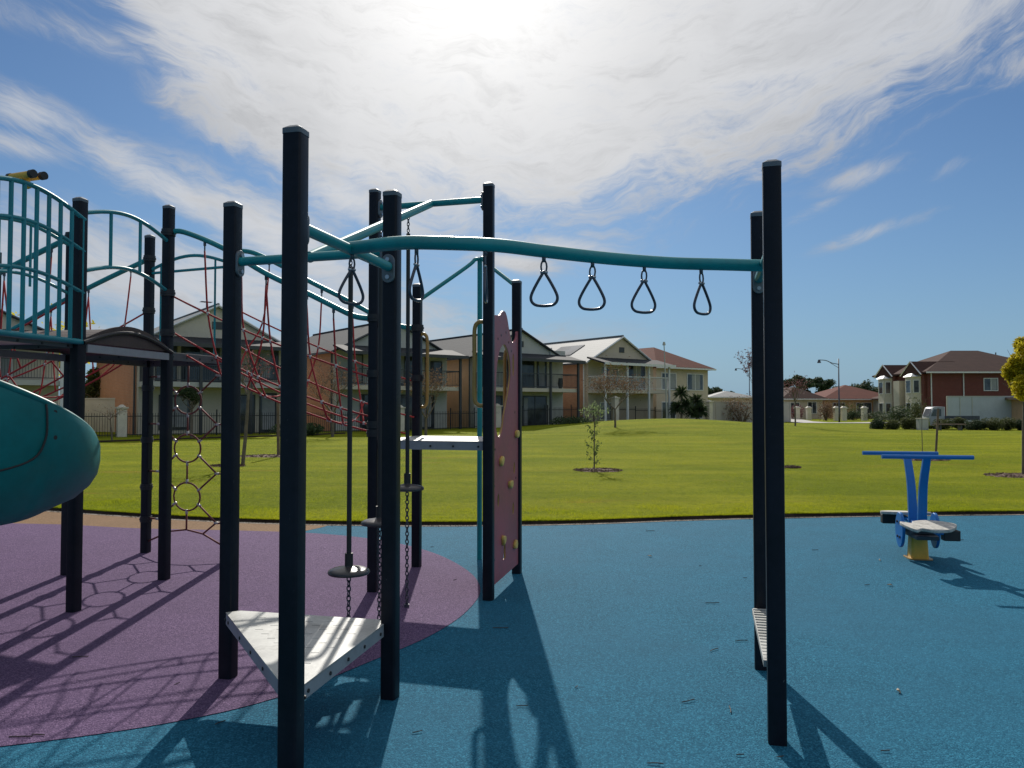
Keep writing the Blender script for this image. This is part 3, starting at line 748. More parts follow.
# ---- rope bridge nets
def sag(a, b, s=.05, n=10): return [a.lerp(b, i/n)-Vector((0, 0, s*4*(i/n)*(1-i/n))) for i in range(n+1)]
def on(path, t):
    i = min(len(path)-2, int(t*(len(path)-1))); f_ = t*(len(path)-1)-i; return path[i].lerp(path[i+1], f_)
def at_px(path, px):
    for a, b in zip(path, path[1:]):
        qa, qb = a.x/a.y*F+512, b.x/b.y*F+512
        if min(qa, qb) <= px <= max(qa, qb) and qa != qb: return a.lerp(b, (px-qa)/(qb-qa))
    return path[-1].copy()
def rope_bridge(a0, a1, b0, b1, pn, pf, z0, z1, hang=None):
    """a0->a1 near posts, b0->b1 far posts; ropes at offsets below the pipe"""
    near = []; far = []; fl = []
    r = .0088; mb = MB(); JT = []
    dz = [-.56, -.90]
    dn = ((b0-a0)).normalized()
    for k, q in enumerate(dz):
        inn = dn*(.02+.05*k)
        near.append(sag(a0+inn+Vector((0, 0, z0+q)), a1+inn+Vector((0, 0, z1+q+.05)), .05+.03*k)); far.append(sag(b0-inn+Vector((0, 0, z0+q)), b1-inn+Vector((0, 0, z1+q+.05)), .05+.03*k))
    for f_ in (.28, .72):
        fl.append(sag(a0.lerp(b0, f_)+Vector((0, 0, z0-1.10)), a1.lerp(b1, f_)+Vector((0, 0, z1-1.00)),   .13 if .3 < f_ < .7 else .09))
    for L_ in near+far+fl: mb.tube(L_, r, 6)
    for i in range(1, 8):
        t_ = i/8+.01*math.sin(i*5)
        rowp = [on(near[1], t_)]+[on(x_, t_+.012*math.sin(i*3+j)) for j, x_ in enumerate(fl)]+[on(far[1], t_)]
        if i in (3, 6):
            mb.tube(smooth_path(rowp, 3), r*.9, 6); JT += [(q-Vector((0, 0, .014)), q+Vector((0, 0, .014))) for q in rowp]
        for S, pth in ((near, pn), (far, pf)):
            if hang: continue
            if i % 2:
                tp = on(pth, t_)-Vector((0, 0, .10)); q = on(S[0], t_+.025); w_ = on(S[1], t_+.045)
                mb.tube(smooth_path([tp, q, w_, on(fl[0 if S is near else -1], t_+.06)], 3), r*.9, 6)
                JT += [(q-Vector((0, 0, .015)), q+Vector((0, 0, .015))), (w_-Vector((0, 0, .015)), w_+Vector((0, 0, .015)))]
                if i in (3, 5): mb.tube(smooth_path([tp, on(S[0], t_-.03), on(S[1], t_-.07)], 3), r*.9, 6)
    hp = []
    for side, px, tg in (hang or []):
        pth, S = (pn, near) if side == 'n' else (pf, far)
        tp = at_px(pth, px); hp.append(tp); q = [tp-Vector((0, 0, .10))]+[at_px(S[k], p_) for k, p_ in tg]
        q.append(at_px(fl[0 if side == 'n' else -1], tg[-1][1]+(tg[-1][1]-tg[0][1])*.5))
        mb.tube(smooth_path(q, 4), r*.92, 6)
        JT += [(w_-Vector((0, 0, .016)), w_+Vector((0, 0, .016))) for w_ in q[1:]]
    mb.mi = 1
    for a_, b_ in JT: mb.tube([a_, b_], .0125, 6)
    o = part(mb, 'rope_net', [M['rope'], M['joint']], smooth=True)
    for tp in (hp or [on(pth, i/8+.01*math.sin(i*5)) for i in (1, 3, 5, 7) for pth in (pn, pf)]):
        if True:
            c = MB(); c.tube([tp, tp-Vector((0, 0, .055)), tp-Vector((0, 0, .056)), tp-Vector((0, 0, .11))], [.013, .013, .007, .007], 8); part(c, 'rope_hanger', M['darksteel'], o)
rope_bridge(VB, VD, VB2, VE, beta, alpha, 3.13, 2.30, hang=[('n', 203, [(0, 207), (1, 216)]), ('n', 265, [(0, 262), (1, 252)]), ('n', 265, [(0, 270), (1, 280)]), ('n', 333, [(0, 336), (1, 341)]),
    ('f', 321, [(0, 318), (1, 308)]), ('f', 268, [(0, 262), (1, 246)]), ('f', 352, [(0, 355), (1, 361)]), ('n', 240, [(0, 243), (1, 258)]), ('n', 306, [(0, 310), (1, 322)])])
rope_bridge(PX('A2', 0), L1, PX('C', 0), L2, gam, dlt, 3.13, 2.30)
# ---- hexagon and ring net hung between C and B2
pc, pb = PX('C', 0), PX('B2', 0); ax = (pb-pc).normalized(); mid = (pc+pb)/2
def NP(u, z): q = mid+ax*u; return Vector((q.x, q.y, z))
mb = MB(); JT = []; hw = (pb-pc).length/2-PW/2; r = .0095; rr = .145
cz = [.62, 1.12, 1.62]
for z in cz:
    mb.tube([NP(1.22*rr*math.cos(R(a*15)), z+rr*math.sin(R(a*15))) for a in range(24)], r, 6, closed=True)
for z in [.37, .87, 1.37, 1.87]:
    if z > .5: mb.tube([NP(0, z-.105), NP(0, z+.105 if z < 1.8 else 2.0)], r, 6)
    for s_ in (-1, 1):
        nd = NP(s_*.39, z); mb.tube([nd, NP(s_*hw, z)], r, 6)
        JT.append((NP(s_*.37, z), NP(s_*.42, z)))
        if z < 1.8: mb.tube([nd, NP(s_*rr*1.06, z+.25-rr*.5)], r, 6)
        if z > .5: mb.tube([nd, NP(s_*rr*1.06, z-.25+rr*.5)], r, 6)
mb.tube([NP(0, .62-rr), NP(0, .28)], r, 6)
for s_ in (-1, 1): mb.tube([NP(0, .28), NP(s_*.22, .25), NP(s_*.39, .37)], r, 6); mb.tube([NP(s_*.22, .25), NP(s_*hw, .13)], r, 6)
for z in cz:
    for a in (30, 90, 150, 210, 270, 330):
        p = NP(1.22*rr*math.cos(R(a)), z+rr*math.sin(R(a))); d = (NP(math.cos(R(a)), math.sin(R(a)))-mid).normalized(); JT.append((p-d*.012, p+d*.035))
mb.mi = 1
for a_, b_ in JT: mb.tube([a_, b_], .013, 6)
part(mb, 'ring_net', [M['netrope'], M['joint']], smooth=True)
# ---- fire pole behind the low deck
fp = Vector((-.33, 7.86, 0))
mb = MB(); mb.tube([fp, fp+Vector((0, 0, 3.06))], .025, 12); pole = part(mb, 'fire_pole', M['teal'], sharp=50)
tp = fp+Vector((0, 0, 3.08))
for k, z in (('E', 2.58), ('G', 2.68)):
    e = PX(k, z); m_ = tp+(e-tp)*.16; m_.z = tp.z-.02
    tube('pole_brace', [e, tp.lerp(e, .22), tp.lerp(e, .08)+Vector((0, 0, .015)), tp-Vector((0, 0, .02))], .02, M['teal'], pole, sm=5)
# ---- grab handles
def handle(k, dirv, z0, z1, out=.10):
    p = PX(k, 0); d = Vector(dirv).normalized(); b = p+d*PW/2
    pts = [b+Vector((0, 0, z1)), b+d*out*.6+Vector((0, 0, z1-.005)), b+d*out+Vector((0, 0, z1-.07)), b+d*out+Vector((0, 0, (z0+z1)/2)), b+d*out+Vector((0, 0, z0+.07)), b+d*out*.6+Vector((0, 0, z0+.005)), b+Vector((0, 0, z0))]
    tube('grab_handle', pts, .017, M['ochre'], sm=5)
handle('E', (1, -.2, 0), 1.55, 2.26, .06); handle('F', (-1, .1, 0), 1.56, 2.24, .075); handle('G', (-1, .1, 0), 1.50, 2.10, .07); handle('D', (1, -.2, 0), 1.55, 2.24)
# ---- climbing panel with a large hole between F and G
pf, pg_ = PX('F', 0), PX('G', 0); axp = (pg_-pf); LP = axp.length; axp.normalize(); nrm = Vector((axp.y, -axp.x, 0))
def PL(px, py):
    u = (px-512)/F                       # ray x=u*y
    s_ = (u*pf.y-pf.x)/(axp.x-u*axp.y); y = pf.y+axp.y*s_
    return s_, CAMZ+(407-py)/F*y
out = [PL(493.2, 588)]
out = [(PW/2+.004, .10), (LP-PW/2-.004, .10), (LP-PW/2-.004, .7), (LP-PW/2-.004, 1.4), (LP-PW/2-.004, 2.16), (LP-PW/2+.03, 2.24), (LP-PW/2-.03, 2.245), (LP-PW/2-.06, 2.18), (LP*.76, 2.13), (LP*.68, 2.16), (LP*.60, 2.25), (LP*.54, 2.33), (LP*.47, 2.375), (LP*.38, 2.37), (LP*.3, 2.33), (LP*.2, 2.315), (PW/2+.004, 2.30)]
out = out[:4]+[(v.x, v.y) for v in smooth_path([(x, y, 0) for x, y in out[4:]], 4)]
holep = [(.22, 1.30), (.31, 1.305), (.38, 1.37), (.44, 1.48), (.53, 1.60), (.62, 1.73), (.665, 1.85), (.64, 1.96), (.57, 2.04), (.46, 2.09), (.35, 2.07), (.25, 2.0), (.18, 1.88), (.145, 1.70), (.135, 1.52), (.15, 1.38)]
hole = [(v.x*LP/1.0, v.y) for v in smooth_path([(x, y, 0) for x, y in holep], 4, True)]
def ell(cx, cy, a, b, n=14): return [(cx+a*math.cos(2*math.pi*i/n), cy+b*math.sin(2*math.pi*i/n)) for i in range(n)]
slits = [ell(.095, 1.95, .018, .08), ell(.78, 1.93, .036, .11)]
smallh = [ell(PL(512, 468)[0], PL(512, 468)[1], .036, .06, 10), ell(PL(496, 500)[0], PL(496, 500)[1], .036, .06, 10), ell(PL(511, 508)[0], PL(511, 508)[1], .036, .06, 10), [(.40, .24), (.50, .24), (.485, .37), (.43, .37)]]
Mx = Matrix.Translation(pf+nrm*.012) @ Matrix(((axp.x, 0, nrm.x, 0), (axp.y, 0, nrm.y, 0), (0, 1, 0, 0), (0, 0, 0, 1)))
panel = plate('climbing_panel', [out, hole]+slits+smallh, .016, Mx, M['pink'], frame, rel=CF, bevel=.002)
def rim(ol, name, mat):
    q = MB(); q.tube([pf+nrm*.012+axp*x+Vector((0, 0, y)) for x, y in ol], .0075, 6, closed=True); part(q, name, M[mat], panel, smooth=True)
for ol in slits+smallh: rim(ol, 'hole_rim', 'ochre')
rim(hole, 'hole_rim', 'ochre')
for k, (s_, z) in enumerate((PL(513.5, 434), PL(498, 461), PL(507, 484), PL(500, 539), PL(512, 543))):
    mb = MB(); c = pf+axp*s_+Vector((0, 0, z))+nrm*.02
    rg2 = random.Random(k)
    ring_ = []
    for i in range(10): a = 2*math.pi*i/10; q = rg2.uniform(.024, .048); ring_.append((s_+q*math.cos(a)*1.1, z+q*math.sin(a)*.8))
    for sd in (1, -1):
        m3_ = Matrix.Translation(pf+nrm*(.012+sd*.022)) @ Matrix(((axp.x, 0, nrm.x, 0), (axp.y, 0, nrm.y, 0), (0, 1, 0, 0), (0, 0, 0, 1)))
        plate('climbing_hold', [ring_], .014, m3_, M['grip'], panel, rel=CF, bevel=.009)
for s_, z in ((.22, 2.12), (.33, 2.16), (.5, 2.2), (.6, 2.12), (.7, 2.05), (.12, 1.2), (.84, 1.5), (.88, .9), (.1, .9), (.1, .3), (.88, .3)):
    c = pf+axp*s_+Vector((0, 0, z))+nrm*.012; mb = MB(); mb.tube([c-nrm*.012, c+nrm*.012], .011, 8); part(mb, 'panel_bolt', M['clampdark'], panel)

# ================================================================== HANGING THINGS
def link(mb, c, d, s_, L=.03, w=.016, r=.0032):
    """one oval chain link centred at c, long axis d, spread along s_"""
    pts = []
    for i in range(12):
        a = 2*math.pi*i/12; pts.append(c+s_*(w/2*math.cos(a))+d*(L/2*math.sin(a)))
    mb.tube(pts, r, 5, closed=True)
def chain(a, b, pitch=.024, L=.033, w=.019, r=.0036):
    mb = MB(); d = (b-a); n = max(2, int(d.length/pitch)); d.normalize()
    s1 = d.cross(Vector((.3, 1, .1))).normalized(); s2 = d.cross(s1)
    for i in range(n+1): link(mb, a.lerp(b, i/n), d, s1 if i % 2 else s2, L, w, r)
    return mb
RL = [(349, 30, 'trapeze ring hanging closest to the left end of the teal beam'), (416, 62, 'second trapeze ring from the left, hanging just right of the paired posts'),
      (485, 86, 'trapeze ring turned edge-on in front of the climbing panel post'), (544, 2, 'trapeze ring facing front, first one right of the mauve climbing panel'),
      (593, -8, 'middle ring of the five hanging against open sky'), (645, 22, 'trapeze ring over the house with the bright roof, second from the right posts'),
      (702, 50, 'narrow looking turned trapeze ring nearest the right pair of posts')]
def ring_proto():
    t = thing('trapeze_ring', 'x', 'trapeze ring', (0, 0, 0), 0, 'trapeze rings hanging from the overhead beam'); t.scale = (1.07, 1.07, 1.07)
    mb = MB(); mb.tube([Vector((0, 0, .01)), Vector((0, 0, -.022))], .009, 8); mb.build('swivel', M['darksteel'], t, smooth=True)
    mb = MB(); X, Z = Vector((1, 0, 0)), Vector((0, 0, 1))
    link(mb, Vector((0, 0, -.043)), Z, X, .058, .026, .0045)
    mb.build('shackle', M['darksteel'], t, smooth=True)
    pr = [(0, -.066), (.010, -.080), (.030, -.114), (.050, -.152), (.060, -.180), (.056, -.202), (.040, -.216), (.018, -.220), (0, -.221), (-.018, -.220), (-.040, -.216), (-.056, -.202), (-.060, -.180), (-.050, -.152), (-.030, -.114), (-.010, -.080)]
    mb = MB(); mb.tube(smooth_path([(x, 0, z) for x, z in pr], 3, True), .0068, 8, closed=True)
    mb.build('handle', M['ring'], t, smooth=True)
    mb = MB(); mb.tube([Vector((-.017, 0, -.068)), Vector((.017, 0, -.068))], .0065, 8); mb.build('pin', M['steel'], t, smooth=True)
    return t
rp = ring_proto()
for i, (px, yaw, lab) in enumerate(RL):
    p = BP[0].lerp(BP[1], .35) if px == 349 else beam_at(px)
    o = rp if i == 0 else copy_tree(rp)
    az = math.atan2(-(px-512)/F, 1)
    o.location = (p.x, p.y, ZB-.030); o.rotation_euler = (R(2)*math.sin(i*3), R(1.5)*math.sin(i*5+1), R(yaw)+az); o['label'] = lab
for i, (f_, zd, lab) in enumerate(((.266, .535, 'lowest round stepping disc on a black pole, nearest the triangular deck'),
                                    (.54, .755, 'middle stepping disc on a pole, half hidden behind a dark post'),
                                    (.816, .935, 'highest stepping disc on a pole, beside the post of the raised deck'))):
    q = m3.lerp(m4, f_)+Vector(((-.006, -.038, -.05)[i], 0, 0)); t = thing('hanging_step', lab, 'stepping disc', (q.x, q.y, 0), 0, 'stepping discs hung on poles')
    zt = q.z-.03; Z = Vector((0, 0, 1))
    m_ = chain(Z*(zt), Z*(zt-.15)); m_.build('top_chain', M['darksteel'], t, smooth=True)
    mb = MB(); mb.tube([Z*(zt-.15), Z*(zd+.03)], .0155, 12); smooth_edges(mb.build('pole', M['black'], t), 50)
    mb = MB(); pr = [(.0, .048), (.022, .048), (.026, .02), (.06, .012), (.105, .004), (.126, -.006), (.131, -.018), (.126, -.028), (.09, -.034), (0, -.036)]
    n = 32; vs = []; fs = []
    for r_, z_ in pr: vs += [(r_*math.cos(2*math.pi*k/n), r_*math.sin(2*math.pi*k/n), zd+z_) for k in range(n)]
    for a in range(len(pr)-1):
        for k in range(n): fs.append((a*n+k, (a+1)*n+k, (a+1)*n+(k+1) % n, a*n+(k+1) % n))
    mb.add(vs, fs); smooth_edges(mb.build('disc', M['disc'], t), 50)
    mb = MB(); mb.tube([Z*(zd+.10), Z*(zd+.02)], .026, 12); smooth_edges(mb.build('collar', M['black'], t), 50)
    m_ = chain(Z*(zd-.03), Z*.02, .03, .040, .024, .0045); m_.build('bottom_chain', M['darksteel'], t, smooth=True)
    mb = MB(); mb.tube([Z*.0, Z*.03], .02, 10); mb.build('ground_anchor', M['darksteel'], t)

# ================================================================== ROCKING SEESAW
SS = thing('spring_seesaw', 'blue two-seat rocker with tall handlebars and pale fish-shaped seats on yellow base', 'seesaw', (4.15, 7.92, 0), R(170))
# local +y points to the front rider (towards the camera), x across
mb = MB(); mb.prism(rsq((0, 0), .17, 0), .012, .24, top=.86); mb.build('base_column', M['yellow'], SS)
mb = MB(); mb.prism(rsq((0, 0), .23, 0), .004, .014); mb.build('base_flange', M['ochre'], SS)
mb = MB(); mb.bx(-.105, .105, -.30, .30, .235, .275); mb.bx(-.125, .125, -.20, .20, .277, .34); mb.build('rocker_body', M['darksteel'], SS, bevel=.006)
mb = MB(); mb.bx(-.035, .035, -.62, .62, .342, .375); mb.build('seat_beam', M['blueseesaw'], SS, bevel=.006)
for sx in (-1, 1):
    ol = ell(0, 0, .115, .165, 26); ol = [(x, y*(1.0 if y > 0 else 1.12)) for x, y in ol]
    Mx_ = Matrix.Translation((sx*.165, 0, .30)) @ Matrix(((0, 0, 1, 0), (1, 0, 0, 0), (0, 1, 0, 0), (0, 0, 0, 1)))
    sp = plate('side_plate', [ol], .02, Mx_, M['blueseesaw'], SS, bevel=.004)
    for yy, zz in ((-.045, .37), (.045, .37), (-.035, .22), (.035, .22)):
        mb = MB(); mb.tube([Vector((sx*.16, yy, zz)), Vector((sx*.188, yy, zz))], .013, 8); mb.build('bolt', M['clampdark'], sp)
for sy in (-1, 1):
    P_ = smooth_path([(0, sy*.13, .34), (0, sy*.15, .55), (0, sy*.19, .78), (0, sy*.30, 1.045)], 5)
    mb = MB()
    vs = []; fs = []
    for i, p in enumerate(P_):
        w_ = .044-.010*i/len(P_); d_ = .022
        vs += [(p.x+a*w_, p.y+b*d_, p.z) for a, b in ((-1, -1), (1, -1), (1, 1), (-1, 1))]
    for i in range(len(P_)-1):
        for k in range(4): fs.append((i*4+k, i*4+(k+1) % 4, i*4+4+(k+1) % 4, i*4+4+k))
    fs += [(3, 2, 1, 0), tuple(len(vs)-4+k for k in range(4))]
    mb.add(vs, fs); up_ = mb.build('handle_stem', M['blueseesaw'], SS, bevel=.005)
    mb = MB(); x0_, x1_ = (-.42, .42) if sy > 0 else (-.31, .44); mb.tube([Vector((x0_, sy*.31, 1.055)), Vector((x1_, sy*.31, 1.055))], .021, 12); smooth_edges(mb.build('handlebar', M['blueseesaw'], SS), 50)
    # fish shaped seat, nose to one side
    ol = smooth_path([(.30, 0, 0), (.22, .10, 0), (.08, .16, 0), (-.08, .15, 0), (-.15, .09, 0), (-.24, .15, 0), (-.26, .02, 0), (-.235, -.11, 0), (-.15, -.08, 0), (-.06, -.15, 0), (.10, -.16, 0), (.23, -.09, 0)], 4, True)
    Mx_ = Matrix.Translation((.05 if sy > 0 else -.03, sy*.50, .40)) @ Matrix.Rotation(R(-5*sy), 4, 'X') @ Matrix.Diagonal((.86, 1.22, 1, 1)) @ Matrix.Rotation(R(12 if sy > 0 else 190), 4, 'Z') @ Matrix.Rotation(R(180), 4, 'Z')
    st = plate('seat', [[(v.x, v.y) for v in ol]], .022, Mx_, M['seat'], SS, bevel=.004)
    mb = MB(); mb.box((-.12*sy, sy*.54, .328), (.15, .09, .10)); mb.build('bumper', M['black'], SS, bevel=.01)
# ================================================================== TREES AND PLANTS
def tree(name, label, cat, loc, h, trunk_r, leafmat_, leafsize, nleaf, seed, clear=.35, spread=.5, depth=4, lean=(0, 0), group=None, nb=3, crown=None, bark='bark', up=.35, clump=.16, flat=1.0):
    rg = random.Random(seed)
    t = thing(name, label, cat, loc, 0, group)
    mb = MB(); tips = []
    def grow(p, d, L, r, lev):
        n = 4; pts = [p]; q = p
        for i in range(n):
            d = (d+Vector((rg.gauss(0, .10), rg.gauss(0, .10), rg.gauss(0, .05)+.03))).normalized(); q = q+d*L/n; pts.append(q)
        mb.tube(pts, [r*(1-.45*i/n) for i in range(n+1)], 6 if lev < 2 else 4, caps=False)
        if lev >= depth: tips.append((q, d)); tips.append((pts[2], d)); return
        if lev >= depth-1: tips.append((pts[3], d))
        for k in range(nb+(1 if lev == 0 else 0)):
            a = 2*math.pi*(k/nb+rg.random()*.5); s_ = Vector((math.cos(a), math.sin(a), 0)); nd = (d*(1-spread)+s_*spread*flat+Vector((0, 0, up*.5))).normalized()
            grow(pts[rg.choice((2, 3, 4, 4))] if lev else pts[rg.choice((3, 4, 4))], nd, L*rg.uniform(.58, .85), r*.56, lev+1)
    cl = h*clear; tot = sum(.7**i for i in range(1, depth+1)); 
    grow(Vector((0, 0, -.03)), Vector((lean[0], lean[1], 1)).normalized(), cl, trunk_r, 0) if depth == 0 else None
    if depth:
        L1_ = (h-cl)/2.1
        base = Vector((0, 0, -.03)); top = Vector((lean[0]*cl, lean[1]*cl, cl))
        mb.tube([base.lerp(top, i/5)+Vector((rg.gauss(0, .006*h/3), rg.gauss(0, .006*h/3), 0)) for i in range(6)], [trunk_r*(1.15-.35*i/5) for i in range(6)], 8, caps=False)
        for k in range(nb+1):
            a = 2*math.pi*(k/(nb+1)+rg.random()*.2); s_ = Vector((math.cos(a), math.sin(a), 0))
            grow(top-Vector((0, 0, rg.random()*cl*.15)), (Vector((0, 0, 1))*(1-spread)+s_*spread*flat+Vector((0, 0, up*.4))).normalized(), L1_*rg.uniform(.7, 1.0), trunk_r*.55, 1)
    mb.build('trunk', M[bark], t, smooth=True)
    if nleaf:
        vs = []; fs = []
        if crown:
            rx_, rz_, zc_, nl_ = crown; lob = []
            for k in range(nl_):
                u = Vector((rg.gauss(0, 1), rg.gauss(0, 1), rg.gauss(0, 1))).normalized()*rg.uniform(.25, .85); lob.append((Vector((lean[0]*zc_+u.x*rx_, lean[1]*zc_+u.y*rx_, zc_+u.z*rz_)), rg.uniform(.22, .42)))
        for i in range(nleaf):
            if crown:
                q, lr = rg.choice(lob); u = Vector((rg.gauss(0, 1), rg.gauss(0, 1), rg.gauss(0, 1))).normalized()*(rg.random()**.4*lr); c = q+Vector((u.x*rx_, u.y*rx_, u.z*rz_))
            else:
                q, d = rg.choice(tips); c = q+Vector((rg.gauss(0, 1), rg.gauss(0, 1), rg.gauss(0, .8)))*clump*h*.5
            a = Vector((rg.gauss(0, 1), rg.gauss(0, 1), rg.gauss(0, 1))).normalized(); b = a.orthogonal().normalized(); s_ = leafsize*rg.uniform(.6, 1.3)
            n = len(vs); vs += [c-a*s_, c-b*s_*.45, c+a*s_, c+b*s_*.45]; fs.append((n, n+1, n+2, n+3))
        lm = MB(); lm.add(vs, fs); lm.build('crown', M[leafmat_], t)
    return t
def shrub(name, label, cat, loc, w, h, mat, leaf, n, seed, group=None, wy=None, tagonly=False):
    rg = random.Random(seed); vs = []; fs = []; wy = wy or w
    t = thing(name, label, cat, loc, 0, group)
    lob = [(rg.uniform(-.3, .3)*w, rg.uniform(-.3, .3)*wy, rg.uniform(.35, .6)*h, rg.uniform(.28, .42)) for _ in range(7)]
    for i in range(n):
        lx, ly, lz, lr = rg.choice(lob); u = Vector((rg.gauss(0, 1), rg.gauss(0, 1), rg.gauss(0, 1))).normalized()*(rg.random()**.35)
        c = Vector((lx+u.x*lr*w, ly+u.y*lr*wy, max(.02, lz+u.z*lr*h*1.15)))
        a = (Vector((rg.gauss(0, 1), rg.gauss(0, 1), rg.gauss(.4, 1)))).normalized(); b = a.orthogonal().normalized(); s_ = leaf*rg.uniform(.6, 1.4)
        k = len(vs); vs += [c-a*s_, c-b*s_*.4, c+a*s_, c+b*s_*.4]; fs.append((k, k+1, k+2, k+3))
    mb = MB(); mb.add(vs, fs); mb.build('foliage', M[mat], t)
    mb = MB()
    for k in range(6):
        lx, ly, lz, _ = lob[k]; mb.tube([Vector((lx*.15, ly*.15, -.02)), Vector((lx*.6, ly*.6, lz*.6)), Vector((lx, ly, lz))], [.03*h, .02*h, .008*h], 5)
    mb.build('stems', M['bark'], t)
    return t
def mulch(x, y, rx, ry, seed, z=None):
    rg = random.Random(seed); n = 26; mb = MB(); z = mound(x, y)+.012
    rim = [(x+rx*(1+rg.uniform(-.14, .14))*math.cos(2*math.pi*i/n), y+ry*(1+rg.uniform(-.14, .14))*math.sin(2*math.pi*i/n), z-.01) for i in range(n)]
    mid = [(x+(a-x)*.6, y+(b-y)*.6, z+.03) for a, b, c in rim]
    mb.add(rim+mid+[(x, y, z+.04)], [(i, (i+1) % n, n+(i+1) % n, n+i) for i in range(n)]+[(n+i, n+(i+1) % n, 2*n) for i in range(n)])
    struct(mb.build('mulch_bed', M['mulch'], smooth=True))
    vs = []; fs = []
    for i in range(420):
        a = rg.uniform(0, 6.28); q = math.sqrt(rg.random())*1.12; cx, cy = x+rx*q*math.cos(a), y+ry*q*math.sin(a); zz = z+.03*(1-q)+rg.random()*.02
        d = Vector((rg.gauss(0, 1), rg.gauss(0, 1), rg.gauss(0, .3))).normalized()*rg.uniform(.02, .06); e = d.orthogonal().normalized()*.012
        k = len(vs); c = Vector((cx, cy, zz+.005)); vs += [c-d, c-e, c+d, c+e]; fs.append((k, k+1, k+2, k+3))
    m2_ = MB(); m2_.add(vs, fs); tag(m2_.build('bark_chips', M['mulch']), 'loose bark chips lying on the mulch bed', 'bark chips', kind='stuff')
def gl(px, d): x = (px-512)/F*d; return (x, d, mound(x, d)-.01)
# nearest sapling, two-tier thin foliage
x, y, z = gl(594, 18.1); mulch(x+.08, y, .52, .42, 1)
t = tree('sapling', 'thin young sapling with sparse leaves in mulch, mid-lawn in front of the houses', 'sapling', (x, y, z), 1.72, .014, 'leafpale', .036, 210, 5, clear=.78, spread=.5, depth=2, nb=3, clump=.12, up=.4)
vs = []; fs = []; rg = random.Random(8); mb = MB()
for i in range(11):
    z0 = .15+i*.085; a = i*2.4; L_ = rg.uniform(.12, .27); d = Vector((math.cos(a), math.sin(a)*.6, .9)).normalized()
    mb.tube([Vector((0, 0, z0)), Vector((0, 0, z0))+d*L_], [.006, .003], 4)
    for k in range(12):
        c = Vector((0, 0, z0))+d*L_*rg.uniform(.25, 1.1)+Vector((rg.gauss(0, .03), rg.gauss(0, .03), rg.gauss(0, .03)))
        a_ = Vector((rg.gauss(0, 1), rg.gauss(0, 1), rg.gauss(0, 1))).normalized(); b_ = a_.orthogonal().normalized(); n = len(vs); s_ = rg.uniform(.025, .05)
        vs += [c-a_*s_, c-b_*s_*.5, c+a_*s_, c+b_*s_*.5]; fs.append((n, n+1, n+2, n+3))
mb.build('side_twigs', M['bark'], t); m2_ = MB(); m2_.add(vs, fs); m2_.build('lower_leaves', M['leaf'], t)
# leaning young trees seen between the climbing frame posts
x, y, z = gl(246, 19.8); mulch(x-.3, y-.4, .4, .25, 2)
tree('young_tree', 'slender pale-trunked young tree with a few reddish twigs, behind the red rope bridge', 'tree', (x-.06, y, z), 3.2, .045, 'leafpink', .035, 260, 12, clear=.62, spread=.42, depth=3, lean=(.07, 0), clump=.10)
x, y, z = gl(279, 23.2); mulch(x-.3, y, .9, .45, 3)
mb = MB(); mb.tube([Vector((x, y, -.05)), Vector((x-.03, y, 1.75))], .045, 8); tag(mb.build('tree_stake', M['wood']), 'bare timber stake in a mulch patch right of the slender tree', 'stake')
x, y, z = gl(113, 33); 
tree('bare_tree', 'small crooked leafless tree beside the stone pillar at far left', 'tree', (x, y, z), 2.0, .03, 'leafbrown', .03, 60, 21, clear=.5, spread=.6, depth=3, lean=(-.1, 0), up=.1)
x, y, z = gl(426, 40); tree('garden_tree', 'twiggy almost bare tree seen beside the yellow grab handle', 'tree', (x, y, z), 3.6, .07, 'leafbrown', .05, 900, 31, clear=.25, spread=.5, depth=5, clump=.12)
x, y, z = gl(618, 44.5); tree('garden_tree', 'reddish brown twiggy tree in front of the two-storey house with bright roof', 'tree', (x-.3, y-1, z-.02), 3.4, .055, 'leafbrown', .055, 2000, 33, clear=.30, spread=.55, depth=5, clump=.15)
x, y, z = gl(333, 38.5); tree('garden_tree', 'bare reddish twiggy tree behind the low end of the rope bridge', 'tree', (x, y, z), 3.9, .07, 'leafbrown', .05, 800, 35, clear=.3, spread=.5, depth=5, clump=.12)
x, y, z = gl(192, 37.5); tree('garden_tree', 'dark round-headed clipped tree in the front garden behind the ring net', 'tree', (x, y, z), 2.9, .06, 'leafdark', .06, 3600, 37, clear=.5, spread=.6, depth=3, crown=(.62, .6, 2.15, 10))
# yellow tree at the right edge
x, y, z = gl(1022, 16.7); mulch(x-.2, y, .55, .4, 5)
tree('yellow_tree', 'tree with bright yellow autumn crown at the right edge of the lawn', 'tree', (x, y, z), 2.9, .03, 'leafyellow', .05, 12000, 41, clear=.6, spread=.45, depth=3, lean=(.02, 0), nb=3, up=.3, crown=(.52, .78, 2.40, 20))
